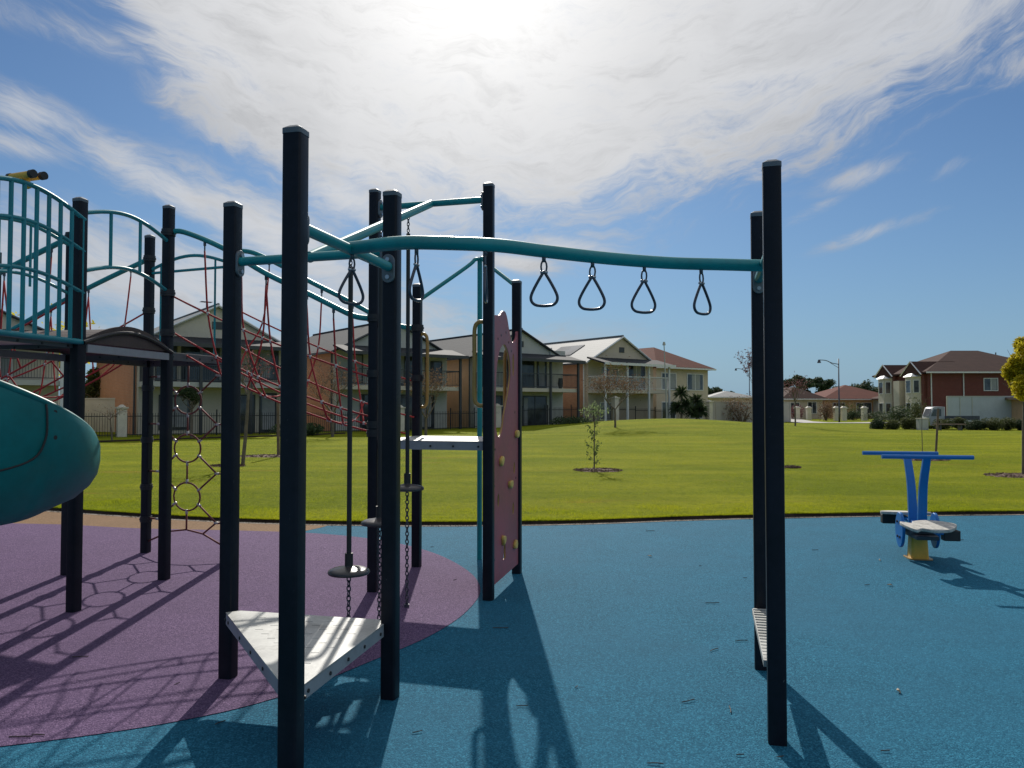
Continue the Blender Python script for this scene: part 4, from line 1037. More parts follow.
# staked sapling
x, y, z = gl(925, 21.6); mulch(x, y, .6, .25, 6)
tree('staked_sapling', 'leafless thin sapling between two stakes beyond the blue seesaw', 'sapling', (x-.1, y, z), 2.0, .010, 'leafolive', .03, 40, 43, clear=.75, spread=.3, depth=2)
mb = MB(); mb.tube([Vector((x+.26, y, -.03)), Vector((x+.42, y+.1, 1.5))], .03, 8); tag(mb.build('tree_stake', M['wood']), 'grey leaning stake beside the sapling beyond the blue seesaw', 'stake')
x, y, z = gl(795, 48); tree('young_tree', 'small dark-stemmed tree on the lawn right of the tall post pair', 'tree', (x, y, z), 3.2, .05, 'leafpink', .06, 420, 45, clear=.5, spread=.42, depth=4, clump=.11)
x, y, z = gl(791, 19); mulch(x, y, .2, .14, 7)
x, y, z = gl(751, 62); tree('plum_tree', 'tall thin tree with plum leaves rising behind the right posts', 'tree', (x+.35, y, -.05), 5.9, .05, 'leafpink', .12, 420, 47, clear=.45, spread=.12, depth=4, clump=.045)
# ================================================================== HOUSES
def window(par, x, z, w, h, y=-.03, name='window', mull=1, mat='white', pm='glass', rot=None, ncross=0, blind=None):
    """frame on a wall whose outside is -y; rot(M) moves it to other walls"""
    T = rot or Matrix.Identity(4)
    mb = MB(); t = .07
    for (x0, x1, z0, z1) in ((x, x+w, z, z+t), (x, x+w, z+h-t, z+h), (x, x+t, z+t, z+h-t), (x+w-t, x+w, z+t, z+h-t)): mb.bx(x0, x1, y-.03, y+.03, z0, z1)
    for k in range(mull):
        xc = x+w*(k+1)/(mull+1); mb.bx(xc-.03, xc+.03, y-.026, y+.026, z+t, z+h-t)
    for k in range(ncross):
        zc = z+h*(k+1)/(ncross+1); mb.bx(x+t, x+w-t, y-.022, y+.022, zc-.02, zc+.02)
    mb.v = [tuple(T @ Vector(v)) for v in mb.v]
    f_ = mb.build(name, M[mat], par)
    p = MB(); p.bx(x+.02, x+w-.02, y-.006, y+.012, z+.02, z+h-.02); p.v = [tuple(T @ Vector(v)) for v in p.v]; p.build('pane', M[pm], f_)
    if blind:
        p = MB(); p.bx(x+w*blind[0], x+w*blind[1], y-.012, y-.008, z+h*.08, z+h*.93); p.v = [tuple(T @ Vector(v)) for v in p.v]; p.build('blind', M['curtain'], f_)
    return f_
def gable_house(label, cx, cy, w, D, eave, peak, wall, side, roof, seed, parapet=0, pots=(), verandah='verandahroof', rails='trim', white_posts=True, wins=None, rz=R(36.87), bal=True, side_pm=None, front_y=0):
    rg = random.Random(seed)
    t = thing('house', label, 'house', (cx, cy, 0), rz, 'two-storey houses along the park')
    h = w/2
    mb = MB(); mb.add([(-h, 0, -.3), (h, 0, -.3), (h, 0, eave), (0, 0, peak-.12), (-h, 0, eave), (-h, D, -.3), (h, D, -.3), (h, D, eave), (0, D, peak-.12), (-h, D, eave)],
                      [(0, 1, 2, 3, 4), (9, 8, 7, 6, 5), (1, 6, 7, 2), (0, 4, 9, 5)])
    mb.build('wall', M[wall], t)
    mb = MB(); mb.bx(-h-.05, -h-.004, .5, D-.01, -.3, eave-.02); mb.build('side_wall', M[side], t)
    # roof: two sloping slabs with overhang, ridge cap
    mb = MB(); ov = .35; sl_ = (peak-eave)/h; zt = .12
    for s_ in (-1, 1):
        x0, x1 = 0, s_*(h+ov); z0, z1 = peak, peak-sl_*(h+ov)
        vs = [(x0, -.18, z0), (x1, -.18, z1), (x1, D+.3, z1), (x0, D+.3, z0)]
        vs += [(a, b, c-zt) for a, b, c in vs]
        mb.add(vs, [(0, 1, 2, 3), (7, 6, 5, 4), (0, 4, 5, 1), (1, 5, 6, 2), (2, 6, 7, 3)])
    rf = mb.build('roof', M[roof], t)
    mb = MB(); mb.tube([Vector((0, -.2, peak+.03)), Vector((0, D+.3, peak+.03))], .07, 6); mb.build('ridge_cap', M[roof], rf)
    mb = MB()
    for s_ in (-1, 1):
        a = Vector((s_*(h+ov), -.22, peak-sl_*(h+ov)-.06)); b = Vector((0, -.22, peak-.06)); mb.tube([a, b], .07, 4)
    mb.build('barge_board', M['trim' if roof != 'greyroof' else 'white'], t)
    mb = MB(); xg = h+ov+.06; zg = peak-sl_*(h+ov)-.08
    mb.bx(-xg-.07, -xg+.05, -.1, D+.2, zg-.06, zg+.07); mb.build('gutter', M['trim'], t)
    mb = MB(); mb.tube([Vector((-h-.14, .35, -.2)), Vector((-h-.14, .35, eave-.1))], .05, 6); mb.build('downpipe', M['white' if seed % 2 else 'trim'], t)
    # upper and lower openings
    bw = 1.7
    for (x, z, ww, hh, mu, nm, bl) in (wins or [(-h+.6, 2.95, 1.3, 2.0, 1, 'window', None), (-.3, 2.92, 2.3, 2.1, 1, 'glass_door', (.5, .95)), (-h+.6, .45, 1.8, 1.6, 1, 'window', None), (.2, .05, 2.4, 2.15, 1, 'glass_door', None)]):
        window(t, x, z, ww, hh, mull=mu, name=nm, mat='trim' if rails == 'trim' and seed % 2 == 0 else 'white', blind=bl)
    if parapet:
        mb = MB(); mb.bx(h-parapet, h+.12, -.12, 1.2, eave-.3, eave+.55); mb.build('parapet', M[wall], t)
    mb = MB(); zc_ = eave+(peak-eave)*.35; mb.bx(-.28, .28, -.03, -.004, zc_, zc_+.42); mb.build('gable_vent', M['trim'], t)
    if seed in (2, 4):
        mb = MB(); q_ = Vector((w*.1, D*.4, peak-.1)); mb.tube([q_, q_+Vector((0, 0, 1.0))], .025, 5)
        for k_ in range(4): mb.bx(q_.x-.35, q_.x+.35, q_.y+.15*k_-.2, q_.y+.15*k_-.18, q_.z+.9, q_.z+.92)
        mb.bx(q_.x-.012, q_.x+.012, q_.y-.25, q_.y+.35, q_.z+.9, q_.z+.925); mb.build('aerial', M['trim'], t)
    for (xp, hp_) in pots:
        mb = MB(); mb.tube([Vector((xp, -bw+.35, 2.865)), Vector((xp, -bw+.35, 2.865+hp_*.5)), Vector((xp, -bw+.35, 2.865+hp_))], [.13, .19, .15], 10); mb.build('balcony_pot', M['trim'], t)
    if bal:
        mb = MB(); mb.bx(-h-.05, h+.05, -bw, -.002, 2.6, 2.86); b_ = mb.build('balcony', M['cream' if wall != 'cream' else 'grey'], t)
        mb = MB(); mb.bx(-h, h, -bw-.02, -bw+.04, 3.84, 3.9); mb.bx(-h, h, -bw, -bw+.03, 2.94, 2.98)
        mb.bx(-h, -h+.05, -bw+.04, -.02, 3.84, 3.9); mb.bx(h-.05, h, -bw+.04, -.02, 3.84, 3.9)
        n = int(w/.12)
        for i in range(n+1): xx = -h+.02+i*(w-.04)/n; mb.bx(xx-.009, xx+.009, -bw+.004, -bw+.022, 2.98, 3.84)
        for i in range(14): yy = -bw+.1+i*.11; mb.bx(-h+.015, -h+.035, yy-.009, yy+.009, 2.86, 3.84)
        mb.build('railing', M[rails], b_)
        vs = [(-h-.3, -bw-.45, eave-.30), (h+.3, -bw-.45, eave-.30), (h+.3, -.20, eave+.22), (-h-.3, -.20, eave+.22)]
        vs += [(a, b, c-.12) for a, b, c in vs]
        mb = MB(); mb.add(vs, [(0, 1, 2, 3), (7, 6, 5, 4), (0, 4, 5, 1), (1, 5, 6, 2), (2, 6, 7, 3), (3, 7, 4, 0)]); vr = mb.build('verandah_roof', M[verandah], t)
        mb = MB(); mb.bx(-h-.3, h+.3, -bw-.50, -bw-.452, eave-.46, eave-.26); mb.build('fascia', M['white' if white_posts else 'trim'], vr)
        for xx in (-h+.08, -h*.33, h*.33, h-.08):
            mb = MB(); mb.bx(xx-.07, xx+.07, -bw-.16, -bw-.03, -.2, eave-.42); mb.build('verandah_post', M['white' if white_posts else 'trim'], t)
    return t
H = [dict(label='cream two-storey house at far left, seen behind the blue railing', cx=-26.4, cy=37.0, wall='cream', side='apricot', roof='darkroof', seed=1, peak=7.0),
     dict(label='cream house with red-orange brick side wall, behind the ring net', cx=-16.5, cy=43, wins=[(-3.2, 2.95, 1.1, 2.0, 0, 'window', None), (-1.9, 2.9, 3.0, 2.15, 2, 'glass_door', (.68, .98)), (2.3, 3.1, 1.2, 1.9, 0, 'window', (.1, .6)), (-3.0, .3, 1.6, 1.9, 1, 'window', (.1, .9)), (1.2, .05, .95, 2.2, 0, 'glass_door', None), (2.4, .05, 1.0, 2.3, 0, 'glass_door', (.15, .9))], wall='cream', side='orangebrick', roof='greyroof', seed=2, peak=7.25, white_posts=False),
     dict(label='dark-roofed grey house behind the low end of the red rope bridge', cx=-7.6, cy=49.6, wins=[(-3.2, 3.0, 1.0, 1.9, 0, 'window', (.1, .9)), (-1.4, 2.9, 3.2, 2.2, 2, 'glass_door', (.36, .66)), (2.7, 3.1, .9, 1.5, 0, 'window', None), (-2.4, .05, 2.0, 2.3, 1, 'glass_door', None), (.4, .05, 2.6, 2.3, 1, 'glass_door', (.5, .9))], wall='grey', side='orangebrick', roof='darkroof', seed=4, peak=7.15, white_posts=False),
     dict(label='grey gabled house with apricot side wall behind the mauve climbing panel', cx=.6, cy=55, parapet=1.3, pots=((2.6, .75),), wins=[(-3.3, 2.95, 1.0, 2.0, 0, 'window', None), (-1.2, 2.9, 1.1, 2.15, 0, 'glass_door', (.1, .55)), (.05, 2.9, 1.2, 2.15, 0, 'glass_door', None), (1.5, 2.9, .9, 2.15, 0, 'glass_door', (.2, .8)), (-2.8, .05, 2.2, 2.3, 1, 'glass_door', None), (.2, .05, 2.2, 2.3, 1, 'glass_door', (.0, .2))], wall='grey', side='apricot', roof='darkroof', seed=6, peak=7.1, white_posts=False),
     dict(label='beige balcony house with shiny pale roof and white verandah posts', cx=8.7, cy=61, pots=((-.6, .5),), wins=[(-2.2, 3.2, .9, 1.5, 0, 'window', None), (-1.1, 3.2, .7, 1.4, 0, 'window', (.1, .9)), (.5, 2.9, 2.2, 2.15, 1, 'glass_door', (.35, .75)), (-2.4, .5, 1.4, 1.4, 1, 'window', (.1, .8))], wall='beige', side='orangebrick', roof='greyroof', seed=3, peak=7.15, rails='white')]
for q in H:
    w_ = 8.0 if q['cx'] < 5 else 7.2
    gable_house(w=w_, D=13, eave=5.15, **q)
hd = [o for o in bpy.data.objects if o.get('label', '').startswith('beige balcony')][0]
for k in range(2):
    mb = MB(); sl_ = (7.15-5.15)/3.6
    for (xa, xb, ya, yb) in [(-1.0-.0*k, -2.6, 3.2+4.2*k, 6.2+4.2*k)]:
        za, zb2 = 7.15+sl_*xa+.05, 7.15+sl_*xb+.05
        v_ = [(xa, ya, za), (xb, ya, zb2), (xb, yb, zb2), (xa, yb, za)]; mb.add(v_+[(a, b, c-.035) for a, b, c in v_], [(0, 3, 2, 1), (4, 5, 6, 7), (0, 1, 5, 4), (1, 2, 6, 5), (2, 3, 7, 6), (3, 0, 4, 7)])
    mb.build('solar_panel', M['glass'], hd)
def hip(mb, x0, x1, y0, y1, ze, zp, ov=.45):
    x0 -= ov; x1 += ov; y0 -= ov; y1 += ov; r = min(x1-x0, y1-y0)/2
    if x1-x0 > y1-y0: a, b = (x0+r, (y0+y1)/2), (x1-r, (y0+y1)/2)
    else: a, b = ((x0+x1)/2, y0+r), ((x0+x1)/2, y1-r)
    vs = [(x0, y0, ze), (x1, y0, ze), (x1, y1, ze), (x0, y1, ze), (*a, zp), (*b, zp), (x0, y0, ze-.15), (x1, y0, ze-.15), (x1, y1, ze-.15), (x0, y1, ze-.15)]
    fc = [(0, 1, 5, 4), (1, 2, 5), (2, 3, 4, 5), (3, 0, 4)] if x1-x0 > y1-y0 else [(0, 1, 4), (1, 2, 5, 4), (2, 3, 5), (3, 0, 4, 5)]
    fc += [(0, 6, 7, 1), (1, 7, 8, 2), (2, 8, 9, 3), (3, 9, 6, 0), (9, 8, 7, 6)]
    mb.add(vs, fc); return mb
def box_house(name, label, loc, rz, w, D, ze, zp, wall, roof, wins, group=None):
    t = thing(name, label, 'house', loc, rz, group)
    mb = MB(); mb.bx(0, w, 0, D, -.3, ze-.02); mb.build('wall', M[wall], t)
    mb = MB(); hip(mb, 0, w, 0, D, ze, zp); mb.build('roof', M[roof], t)
    mb = MB(); mb.bx(-.5, w+.5, -.56, -.46, ze-.17, ze-.03); mb.build('gutter', M['white'], t)
    for a in wins: window(t, *a[:4], **(a[4] if len(a) > 4 else {}))
    return t
t = box_house('house', 'cream two-storey house with red tiled hip roof, right end of the park row', (12.3, 65.6, 0), R(36.87), 6.8, 10, 5.0, 7.0, 'beige', 'redtile',
          [(.6, 3.0, 1.9, 1.5, dict(blind=(.5, .95))), (3.9, 3.0, 2.2, 1.5, dict(blind=(.3, .8))), (.6, .5, 1.8, 1.5), (4.2, .5, 1.8, 1.5)], 'two-storey houses along the park')
# red brick house with bays
t = thing('brick_house', 'two-storey red brick house with white bay windows and dark tiled roof', 'house', (43.3, 80, 0))
mb = MB(); mb.bx(0, 14, 0, 11, -.3, 5.2); mb.build('wall', M['redbrick'], t)
mb = MB(); hip(mb, 0, 14, 0, 11, 5.22, 7.8, .5); rf = mb.build('roof', M['browntile'], t)
mb = MB(); mb.bx(-.5, 14.5, -.62, -.51, 5.04, 5.2); mb.build('gutter', M['white'], t)
for xx in (.25, 3.6):
    mb = MB(); mb.tube([Vector((xx, -.07, -.2)), Vector((xx, -.07, 5.1))], .06, 6); mb.build('downpipe', M['white'], t)
window(t, 5.7, 3.2, 1.5, 1.35, mull=1, blind=(.5, .9)); window(t, 2.0, .9, 1.4, 1.3); window(t, 7.0, .9, 1.6, 1.3)
def bay(y0, zr, xo):
    # gabled wing facing the street on the left with a two-storey bay
    mb = MB(); mb.bx(xo, -.004, y0, y0+3.6, -.3, 5.0); mb.build('wing_wall', M['redbrick'], t)
    mb = MB(); ym = y0+1.8; o_ = .35
    vs = [(xo-.4, y0-o_, 4.95), (xo-.4, y0+3.6+o_, 4.95), (xo-.4, ym, zr), (4.0, ym, zr), (2.2, y0-o_, 4.95), (2.2, y0+3.6+o_, 4.95)]
    mb.add(vs, [(0, 4, 3, 2), (1, 2, 3, 5), (0, 2, 1)]); mb.build('wing_roof', M['browntile'], rf)
    mb = MB(); a, b, c = Vector((xo-.44, y0-o_, 4.93)), Vector((xo-.44, ym, zr)), Vector((xo-.44, y0+3.6+o_, 4.93)); mb.tube([a, b, c], .08, 4); mb.build('barge_board', M['white'], t)
    by0, by1, bxx = y0+.5, y0+3.1, xo-.65
    pl = [(xo-.002, by0), (bxx, by0+.6), (bxx, by1-.6), (xo-.002, by1)]
    mb = MB(); mb.prism(pl[::-1], -.3, 4.75); by = mb.build('bay_window', M['cream'], t)
    mb = MB(); pc_ = (xo-.05, (by0+by1)/2); mb.prism([(xo, by0-.15), (bxx-.2, by0+.5), (bxx-.2, by1-.5), (xo, by1+.15)][::-1], 4.75, 5.35, top=.12, c=pc_); mb.build('bay_roof', M['white'], by)
    # panes on the camera-side chamfer and the front
    for z in (3.0, .6):
        for (p, q) in ((pl[0], pl[1]), (pl[1], pl[2])):
            d = Vector((q[0]-p[0], q[1]-p[1], 0)); L_ = d.length; d.normalize(); n_ = Vector((d.y, -d.x, 0))
            if n_.x > 0 and n_.y > 0: n_ = -n_
            if n_.dot(Vector((-1, -.6, 0))) < 0: n_ = -n_
            Tm = Matrix.Translation((p[0], p[1], 0)) @ Matrix(((d.x, -n_.x, 0, 0), (d.y, -n_.y, 0, 0), (0, 0, 1, 0), (0, 0, 0, 1)))
            window(by, L_*.15, z, L_*.7, 1.4, mull=0, rot=Tm)
    return by
bay(.4, 6.4, -.3); bay(6.4, 6.35, -.35)
mb = MB(); mb.bx(-.9, -.01, 4.3, 5.6, -.2, 4.4); mb.build('entry_porch', M['cream'], t)
mb = MB(); mb.tube([Vector((10.5, 5.5, 6.9)), Vector((10.5, 5.5, 7.6))], .06, 6); mb.build('flue', M['trim'], rf)
# bungalows
box_house('bungalow', 'low bungalow with dull red tiled roof beyond the street lamp', (40.2, 99, 0), 0, 9.5, 10, 2.6, 4.5, 'apricot', 'redtile', [(1, .8, 1.6, 1.3), (4, .7, 2, 1.4)])
t = box_house('bungalow', 'pale garage wing with brown roof beside the red brick house', (46.4, 92, 0), 0, 5.2, 7, 2.6, 3.7, 'cream', 'browntile', [])
mb = MB(); mb.bx(.9, 4.9, -.06, -.01, 0, 2.2); mb.build('garage_door', M['cream'], t)
for i in range(4):
    mb = MB(); mb.bx(.95, 4.85, -.075, -.062, .5*i+.05, .5*i+.08); mb.build('door_groove', M['trim'], t)
box_house('bungalow', 'brown-roofed bungalow just right of the tall dark posts', (33.9, 96, 0), R(4), 5.0, 8, 2.6, 4.1, 'beige', 'browntile', [(.6, .8, 1.4, 1.3), (3.0, .7, 1.2, 1.5)])
box_house('bungalow', 'distant low house with pale roof right of the red-roofed house', (29, 112, 0), 0, 6, 8, 3.0, 3.9, 'beige', 'greyroof', [(1, 1, 1.5, 1.2)])
# dark orange shed at the right edge
t = thing('garden_shed', 'orange-brown brick shelter with flat roof at the right edge', 'shed', (38.9, 58, 0)); mb = MB(); mb.bx(0, 4, 0, 3, -.1, 2.1); mb.build('wall', M['apricot'], t); mb = MB(); mb.bx(-.5, 4.3, -.4, 3.3, 2.1, 2.28); mb.build('roof', M['wood'], t)
# pale sheet fence
t = thing('sheet_fence', 'pale grey sheet metal fence in front of the red brick house', 'fence', (33.9, 60, 0))
x0 = 0
for wd in (1.0, .95, 3.6, .75):
    mb = MB(); mb.bx(x0+.02, x0+wd-.02, 0, .05, .05, 2.32)
    mb.build('fence_panel', M['whitefence'], t)
    mb = MB(); mb.bx(x0-.03, x0+.018, -.04, .09, 0, 2.38); mb.build('fence_post', M['grey'], t); x0 += wd
mb = MB(); mb.bx(0, x0, -.03, .08, 2.33, 2.40); mb.build('top_rail', M['grey'], t)
# light truck
tr = thing('parked_truck', 'small white flatbed truck parked behind the hedge bushes', 'truck', (28.1, 52.8, 0)); tr.scale = (.80, .6, .86)
mb = MB()
pr = [(0, .35), (0, 1.0), (.28, 1.72), (.42, 1.78), (1.15, 1.80), (1.20, 1.75), (1.20, .35)]
Mc = Matrix.Translation((0, -.82, 0)) @ Matrix(((1, 0, 0, 0), (0, 0, 1, 0), (0, 1, 0, 0), (0, 0, 0, 1)))
cabo = plate('cab', [pr], 1.6, Mc, M['truckpaint'], tr, bevel=.02)
mb = MB(); mb.add([(.10, -1.66, 1.08), (.95, -1.66, 1.08), (.95, -1.66, 1.62), (.34, -1.66, 1.62), (.10, -1.64, 1.08), (.95, -1.64, 1.08), (.95, -1.64, 1.62), (.34, -1.64, 1.62)], [(0, 1, 2, 3), (7, 6, 5, 4), (0, 3, 7, 4), (0, 4, 5, 1), (1, 5, 6, 2), (2, 6, 7, 3)]); mb.build('side_window', M['glass'], cabo)
mb = MB(); mb.add([(-.035, -1.5, 1.06), (-.035, -.15, 1.06), (.235, -.18, 1.66), (.235, -1.47, 1.66)], [(0, 3, 2, 1)]); mb.build('windscreen', M['glass'], cabo)
mb = MB(); mb.bx(1.25, 4.2, -1.62, -.02, .78, .86); mb.bx(1.25, 4.2, -1.62, -1.59, .86, 1.1); mb.build('tray', M['darksteel'], tr)
mb = MB(); mb.bx(1.22, 1.28, -1.6, -.05, .87, 1.8); mb.build('headboard', M['white'], tr)
for xx in (.55, 3.3):
    for yy in (-1.6, -.2):
        mb = MB(); mb.tube([Vector((xx, yy, .32)), Vector((xx, yy+.18, .32))], .32, 18); wv_ = mb.build('wheel', M['black'], tr); mb = MB(); mb.tube([Vector((xx, yy-.012, .32)), Vector((xx, yy+.19, .32))], .17, 14); mb.build('rim', M['steel'], wv_)
for yy in (-1.45, -.35):
    mb = MB(); mb.bx(-.035, -.021, yy-.12, yy+.12, .72, .86); mb.build('headlight', M['steel'], tr)
# utility box, bench
t = thing('utility_box', 'grey-beige utility cabinet standing between the hedge bushes', 'cabinet', (25.9, 49, 0))
mb = MB(); mb.bx(0, .58, 0, .4, 0, .78); mb.build('cabinet_body', M['grey'], t, bevel=.01); mb = MB(); mb.bx(-.03, .61, -.03, .43, .782, .83); mb.build('lid', M['pillar'], t)
mb = MB(); mb.bx(.06, .52, -.014, -.002, .08, .70); mb.build('cabinet_door', M['grey'], t)
t = thing('park_bench', 'low brown backless bench in front of the hedge bushes', 'bench', (26.6, 48.4, 0))
mb = MB()
for k in range(4): mb.bx(0, 1.95, k*.11, k*.11+.095, .42, .47)
mb.build('seat', M['wood'], t)
for xx in (.3, 1.6):
    mb = MB(); mb.bx(xx, xx+.09, .04, .38, 0, .418); mb.build('leg', M['trim'], t)
# hedge bushes
HB = [(878, 50, 1.3), (893, 49.6, 1.4), (908, 50.3, 1.1), (916, 51, .9), (945, 50.5, 1.3), (959, 50.8, 1.1), (975, 49.5, 1.5), (992, 49, 1.5), (1006, 49.3, 1.4), (1022, 49, 1.3)]
for i, (px, d, w_) in enumerate(HB):
    lab = ['leftmost of the low hedge bushes right of the street lamp', 'second low hedge bush from the left', 'low bush directly left of the utility cabinet', 'small bush tucked behind the utility cabinet', 'low bush behind the brown bench',
           'low bush at the right end of the brown bench', 'wide bush just right of the brown bench', 'broad bush below the middle of the pale sheet fence', 'bush below the right end of the pale sheet fence', 'bush at the picture edge below the brick shelter'][i]
    shrub('hedge_bush', lab, 'bush', ((px-512)/F*d, d, 0), w_*.74, .86+.08*math.sin(i*4), 'leafolive' if i % 3 else 'leafdark', .05, 4200, 60+i, 'low hedge bushes by the road')
for i, (px, d, w_, h_, m_, lab) in enumerate(((902, 66, 2.2, 1.7, 'leafdark', 'dark garden shrub in front of the cream bay window'), (915, 68, 1.6, 2.3, 'leafolive', 'taller olive shrub below the right bay window'),
        (725, 74, 2.6, 2.3, 'leafbrown', 'brownish dry shrub over the boundary wall, left part'), (742, 72, 3.2, 3.1, 'leafbrown', 'large brownish shrub beside the tall right posts'), (707, 76, 1.6, 2.6, 'leafdark', 'dark green bush near the end of the red-roofed house'),
        (826, 84, 1.6, 2.2, 'leafbrown', 'red-brown shrub beside the stone pillars'), (850, 90, 3.4, 2.4, 'leafolive', 'broad olive shrub in front of the red-tiled bungalow'), (880, 84, 4.2, 1.2, 'leafdark', 'clipped dark hedge right of the last stone pillar'), (854, 86, 1.8, 1.15, 'leafdark', 'dark clipped hedge between stone pillars'),
        (570, 51, 2.4, 1.0, 'leafdark', 'dark low shrub by the black fence below the brick wall'), (300, 40.5, 2.6, .8, 'leafdark', 'low dark shrub against the black fence, left'), (575, 53.5, 1.2, .7, 'leafpale', 'small pale bush on the lawn edge by the fence'), (795, 92, 2.2, 1.9, 'leafpink', 'plum shrub in front of the brown-roofed bungalow'))):
    shrub('garden_shrub', lab, 'shrub', ((px-512)/F*d, d, 0), w_, h_, m_, .09, 1300, 80+i)
# cordylines
def cordyline(label, px, d, h_, seed):
    rg = random.Random(seed); t = thing('cordyline', label, 'plant', ((px-512)/F*d, d, 0), 0, 'spiky cordylines by the fence')
    mb = MB(); mb.tube([Vector((0, 0, -.05)), Vector((.05, 0, h_*.5)), Vector((0, 0, h_))], [.10, .08, .07], 6); mb.build('trunk', M['bark'], t)
    for kk, (hx, hz_) in enumerate(((0, h_), (.35, h_*.62), (-.3, h_*.55))):
        vs = []; fs = []
        for i in range(170):
            a = rg.uniform(0, 6.28); e = rg.uniform(-.7, 1.4); L_ = rg.uniform(.55, .95); d_ = Vector((math.cos(a)*math.cos(e), math.sin(a)*math.cos(e), math.sin(e))); s_ = d_.orthogonal().normalized()*.04
            c = Vector((hx, 0, hz_)); n = len(vs); vs += [c-s_, c+s_, c+d_*L_*.6+s_, c+d_*L_-Vector((0, 0, .22*L_)), c+d_*L_*.6-s_]; fs.append((n, n+1, n+2, n+3, n+4))
        mb = MB(); mb.add(vs, fs); mb.build('leaf_head', M['leafdark'], t)
cordyline('left one of two spiky dark cordylines before the red-roofed house', 681, 60, 2.6, 1); cordyline('right one of two spiky dark cordylines before the red-roofed house', 696, 61, 2.0, 2)
# ---- boundary walls, fence with pillars
def wallthing(name, label, a, b, h_, mat, th=.2, cat='wall', npan=0):
    A, B = Vector((*a, 0)), Vector((*b, 0)); d = B-A; L_ = d.length; rz = math.atan2(d.y, d.x)
    t = thing(name, label, cat, A, rz); mb = MB(); mb.bx(0, L_, 0, th, -.2, h_); mb.build('wall_panel', M[mat], t)
    mb = MB(); mb.bx(-.05, L_+.05, -.04, th+.04, h_, h_+.08); mb.build('coping', M[mat], t)
    for k in range(npan+1):
        mb = MB(); x_ = L_*k/max(1, npan); mb.bx(x_-.06, x_+.06, -.04, -.003, -.2, h_-.01); mb.build('wall_rib', M[mat], t)
    return t
wallthing('boundary_wall', 'long beige sheet boundary wall right of the red-roofed house', g(700, 71), g(790, 76), 1.95, 'fencewall', npan=6, cat='wall')
wallthing('boundary_wall', 'grey wall between the two leftmost houses', g(60, 47), g(118, 45.5), 2.0, 'grey')
mb = MB()
def fence_line():
    t = thing('picket_fence', 'long black metal picket fence with cream pillars along the house gardens', 'fence', (0, 0, 0))
    o = Vector((-15.2, 41.2, 0)); d = Vector((.8, .6, 0)); n_ = Vector((.6, -.8, 0))
    def tp(px): k = (px-512)/F; return (k*o.y-o.x)/(.8-k*.6)
    stops = [tp(-40), tp(122), tp(300), tp(400), tp(497), tp(615), tp(709)]
    for s_ in stops:
        p = o+d*s_; zb = mound(p.x, p.y)-.1
        hh = 1.5+(.45 if s_ == stops[-1] or s_ == stops[-2] else 0)
        mb = MB(); mb.box((p.x, p.y, zb+hh/2), (.42, .42, hh), rz=R(36.87)); pl_ = mb.build('pillar', M['pillar'], t)
        mb = MB(); mb.box((p.x, p.y, zb+hh+.04), (.54, .54, .08), rz=R(36.87)); q = [(p.x+.25*math.cos(R(36.87+45+90*k)), p.y+.25*math.sin(R(36.87+45+90*k))) for k in range(4)]; mb.prism(q, zb+hh+.081, zb+hh+.2, top=.3, c=(p.x, p.y)); mb.build('pillar_cap', M['pillar'], pl_)
    for s0, s1 in zip(stops, stops[1:]):
        n = int((s1-s0)/2.4)+1
        for k in range(n):
            a, b = s0+(s1-s0)*k/n+.03, s0+(s1-s0)*(k+1)/n-.03
            mb = MB(); pa, pb_ = o+d*a, o+d*b; zb = mound((pa.x+pb_.x)/2, (pa.y+pb_.y)/2)-.08
            for z in (.18, 1.1): mb.box(((pa.x+pb_.x)/2, (pa.y+pb_.y)/2, zb+z), (b-a, .03, .04), rz=R(36.87))
            m = int((b-a)/.115)
            for j in range(m+1):
                p = o+d*(a+(b-a)*j/m); mb.box((p.x, p.y, zb+.66), (.018, .018, 1.2), rz=R(36.87))
            mb.build('fence_panel', M['fence'], t)
            mb = MB(); mb.box(((o+d*(a-.03)).x, (o+d*(a-.03)).y, zb+.72), (.055, .055, 1.44), rz=R(36.87)); mb.build('fence_post', M['fence'], t)
fence_line()
for i, (px, d, lab) in enumerate(((797, 90, 'stone pillar leftmost by the far path'), (808.5, 89, 'second stone pillar from the left by the far path'), (824, 90, 'stone pillar just left of the street lamp shrub'), (836, 84, 'stone pillar touching the left side of the street lamp pole'), (843.5, 84, 'stone pillar just right of the street lamp pole'), (864, 84, 'rightmost lone stone pillar before the hedge'))):
    t = thing('stone_pillar', lab, 'pillar', ((px-512)/F*d, d, 0), 0, 'stone garden pillars by the street')
    mb = MB(); mb.bx(-.24, .24, -.24, .24, -.1, 1.36); mb.build('shaft', M['pillar'], t); mb = MB(); mb.bx(-.32, .32, -.32, .32, 1.362, 1.46); mb.prism([(-.28, -.28), (.28, -.28), (.28, .28), (-.28, .28)], 1.461, 1.62, top=.4); mb.build('cap', M['pillar'], t)
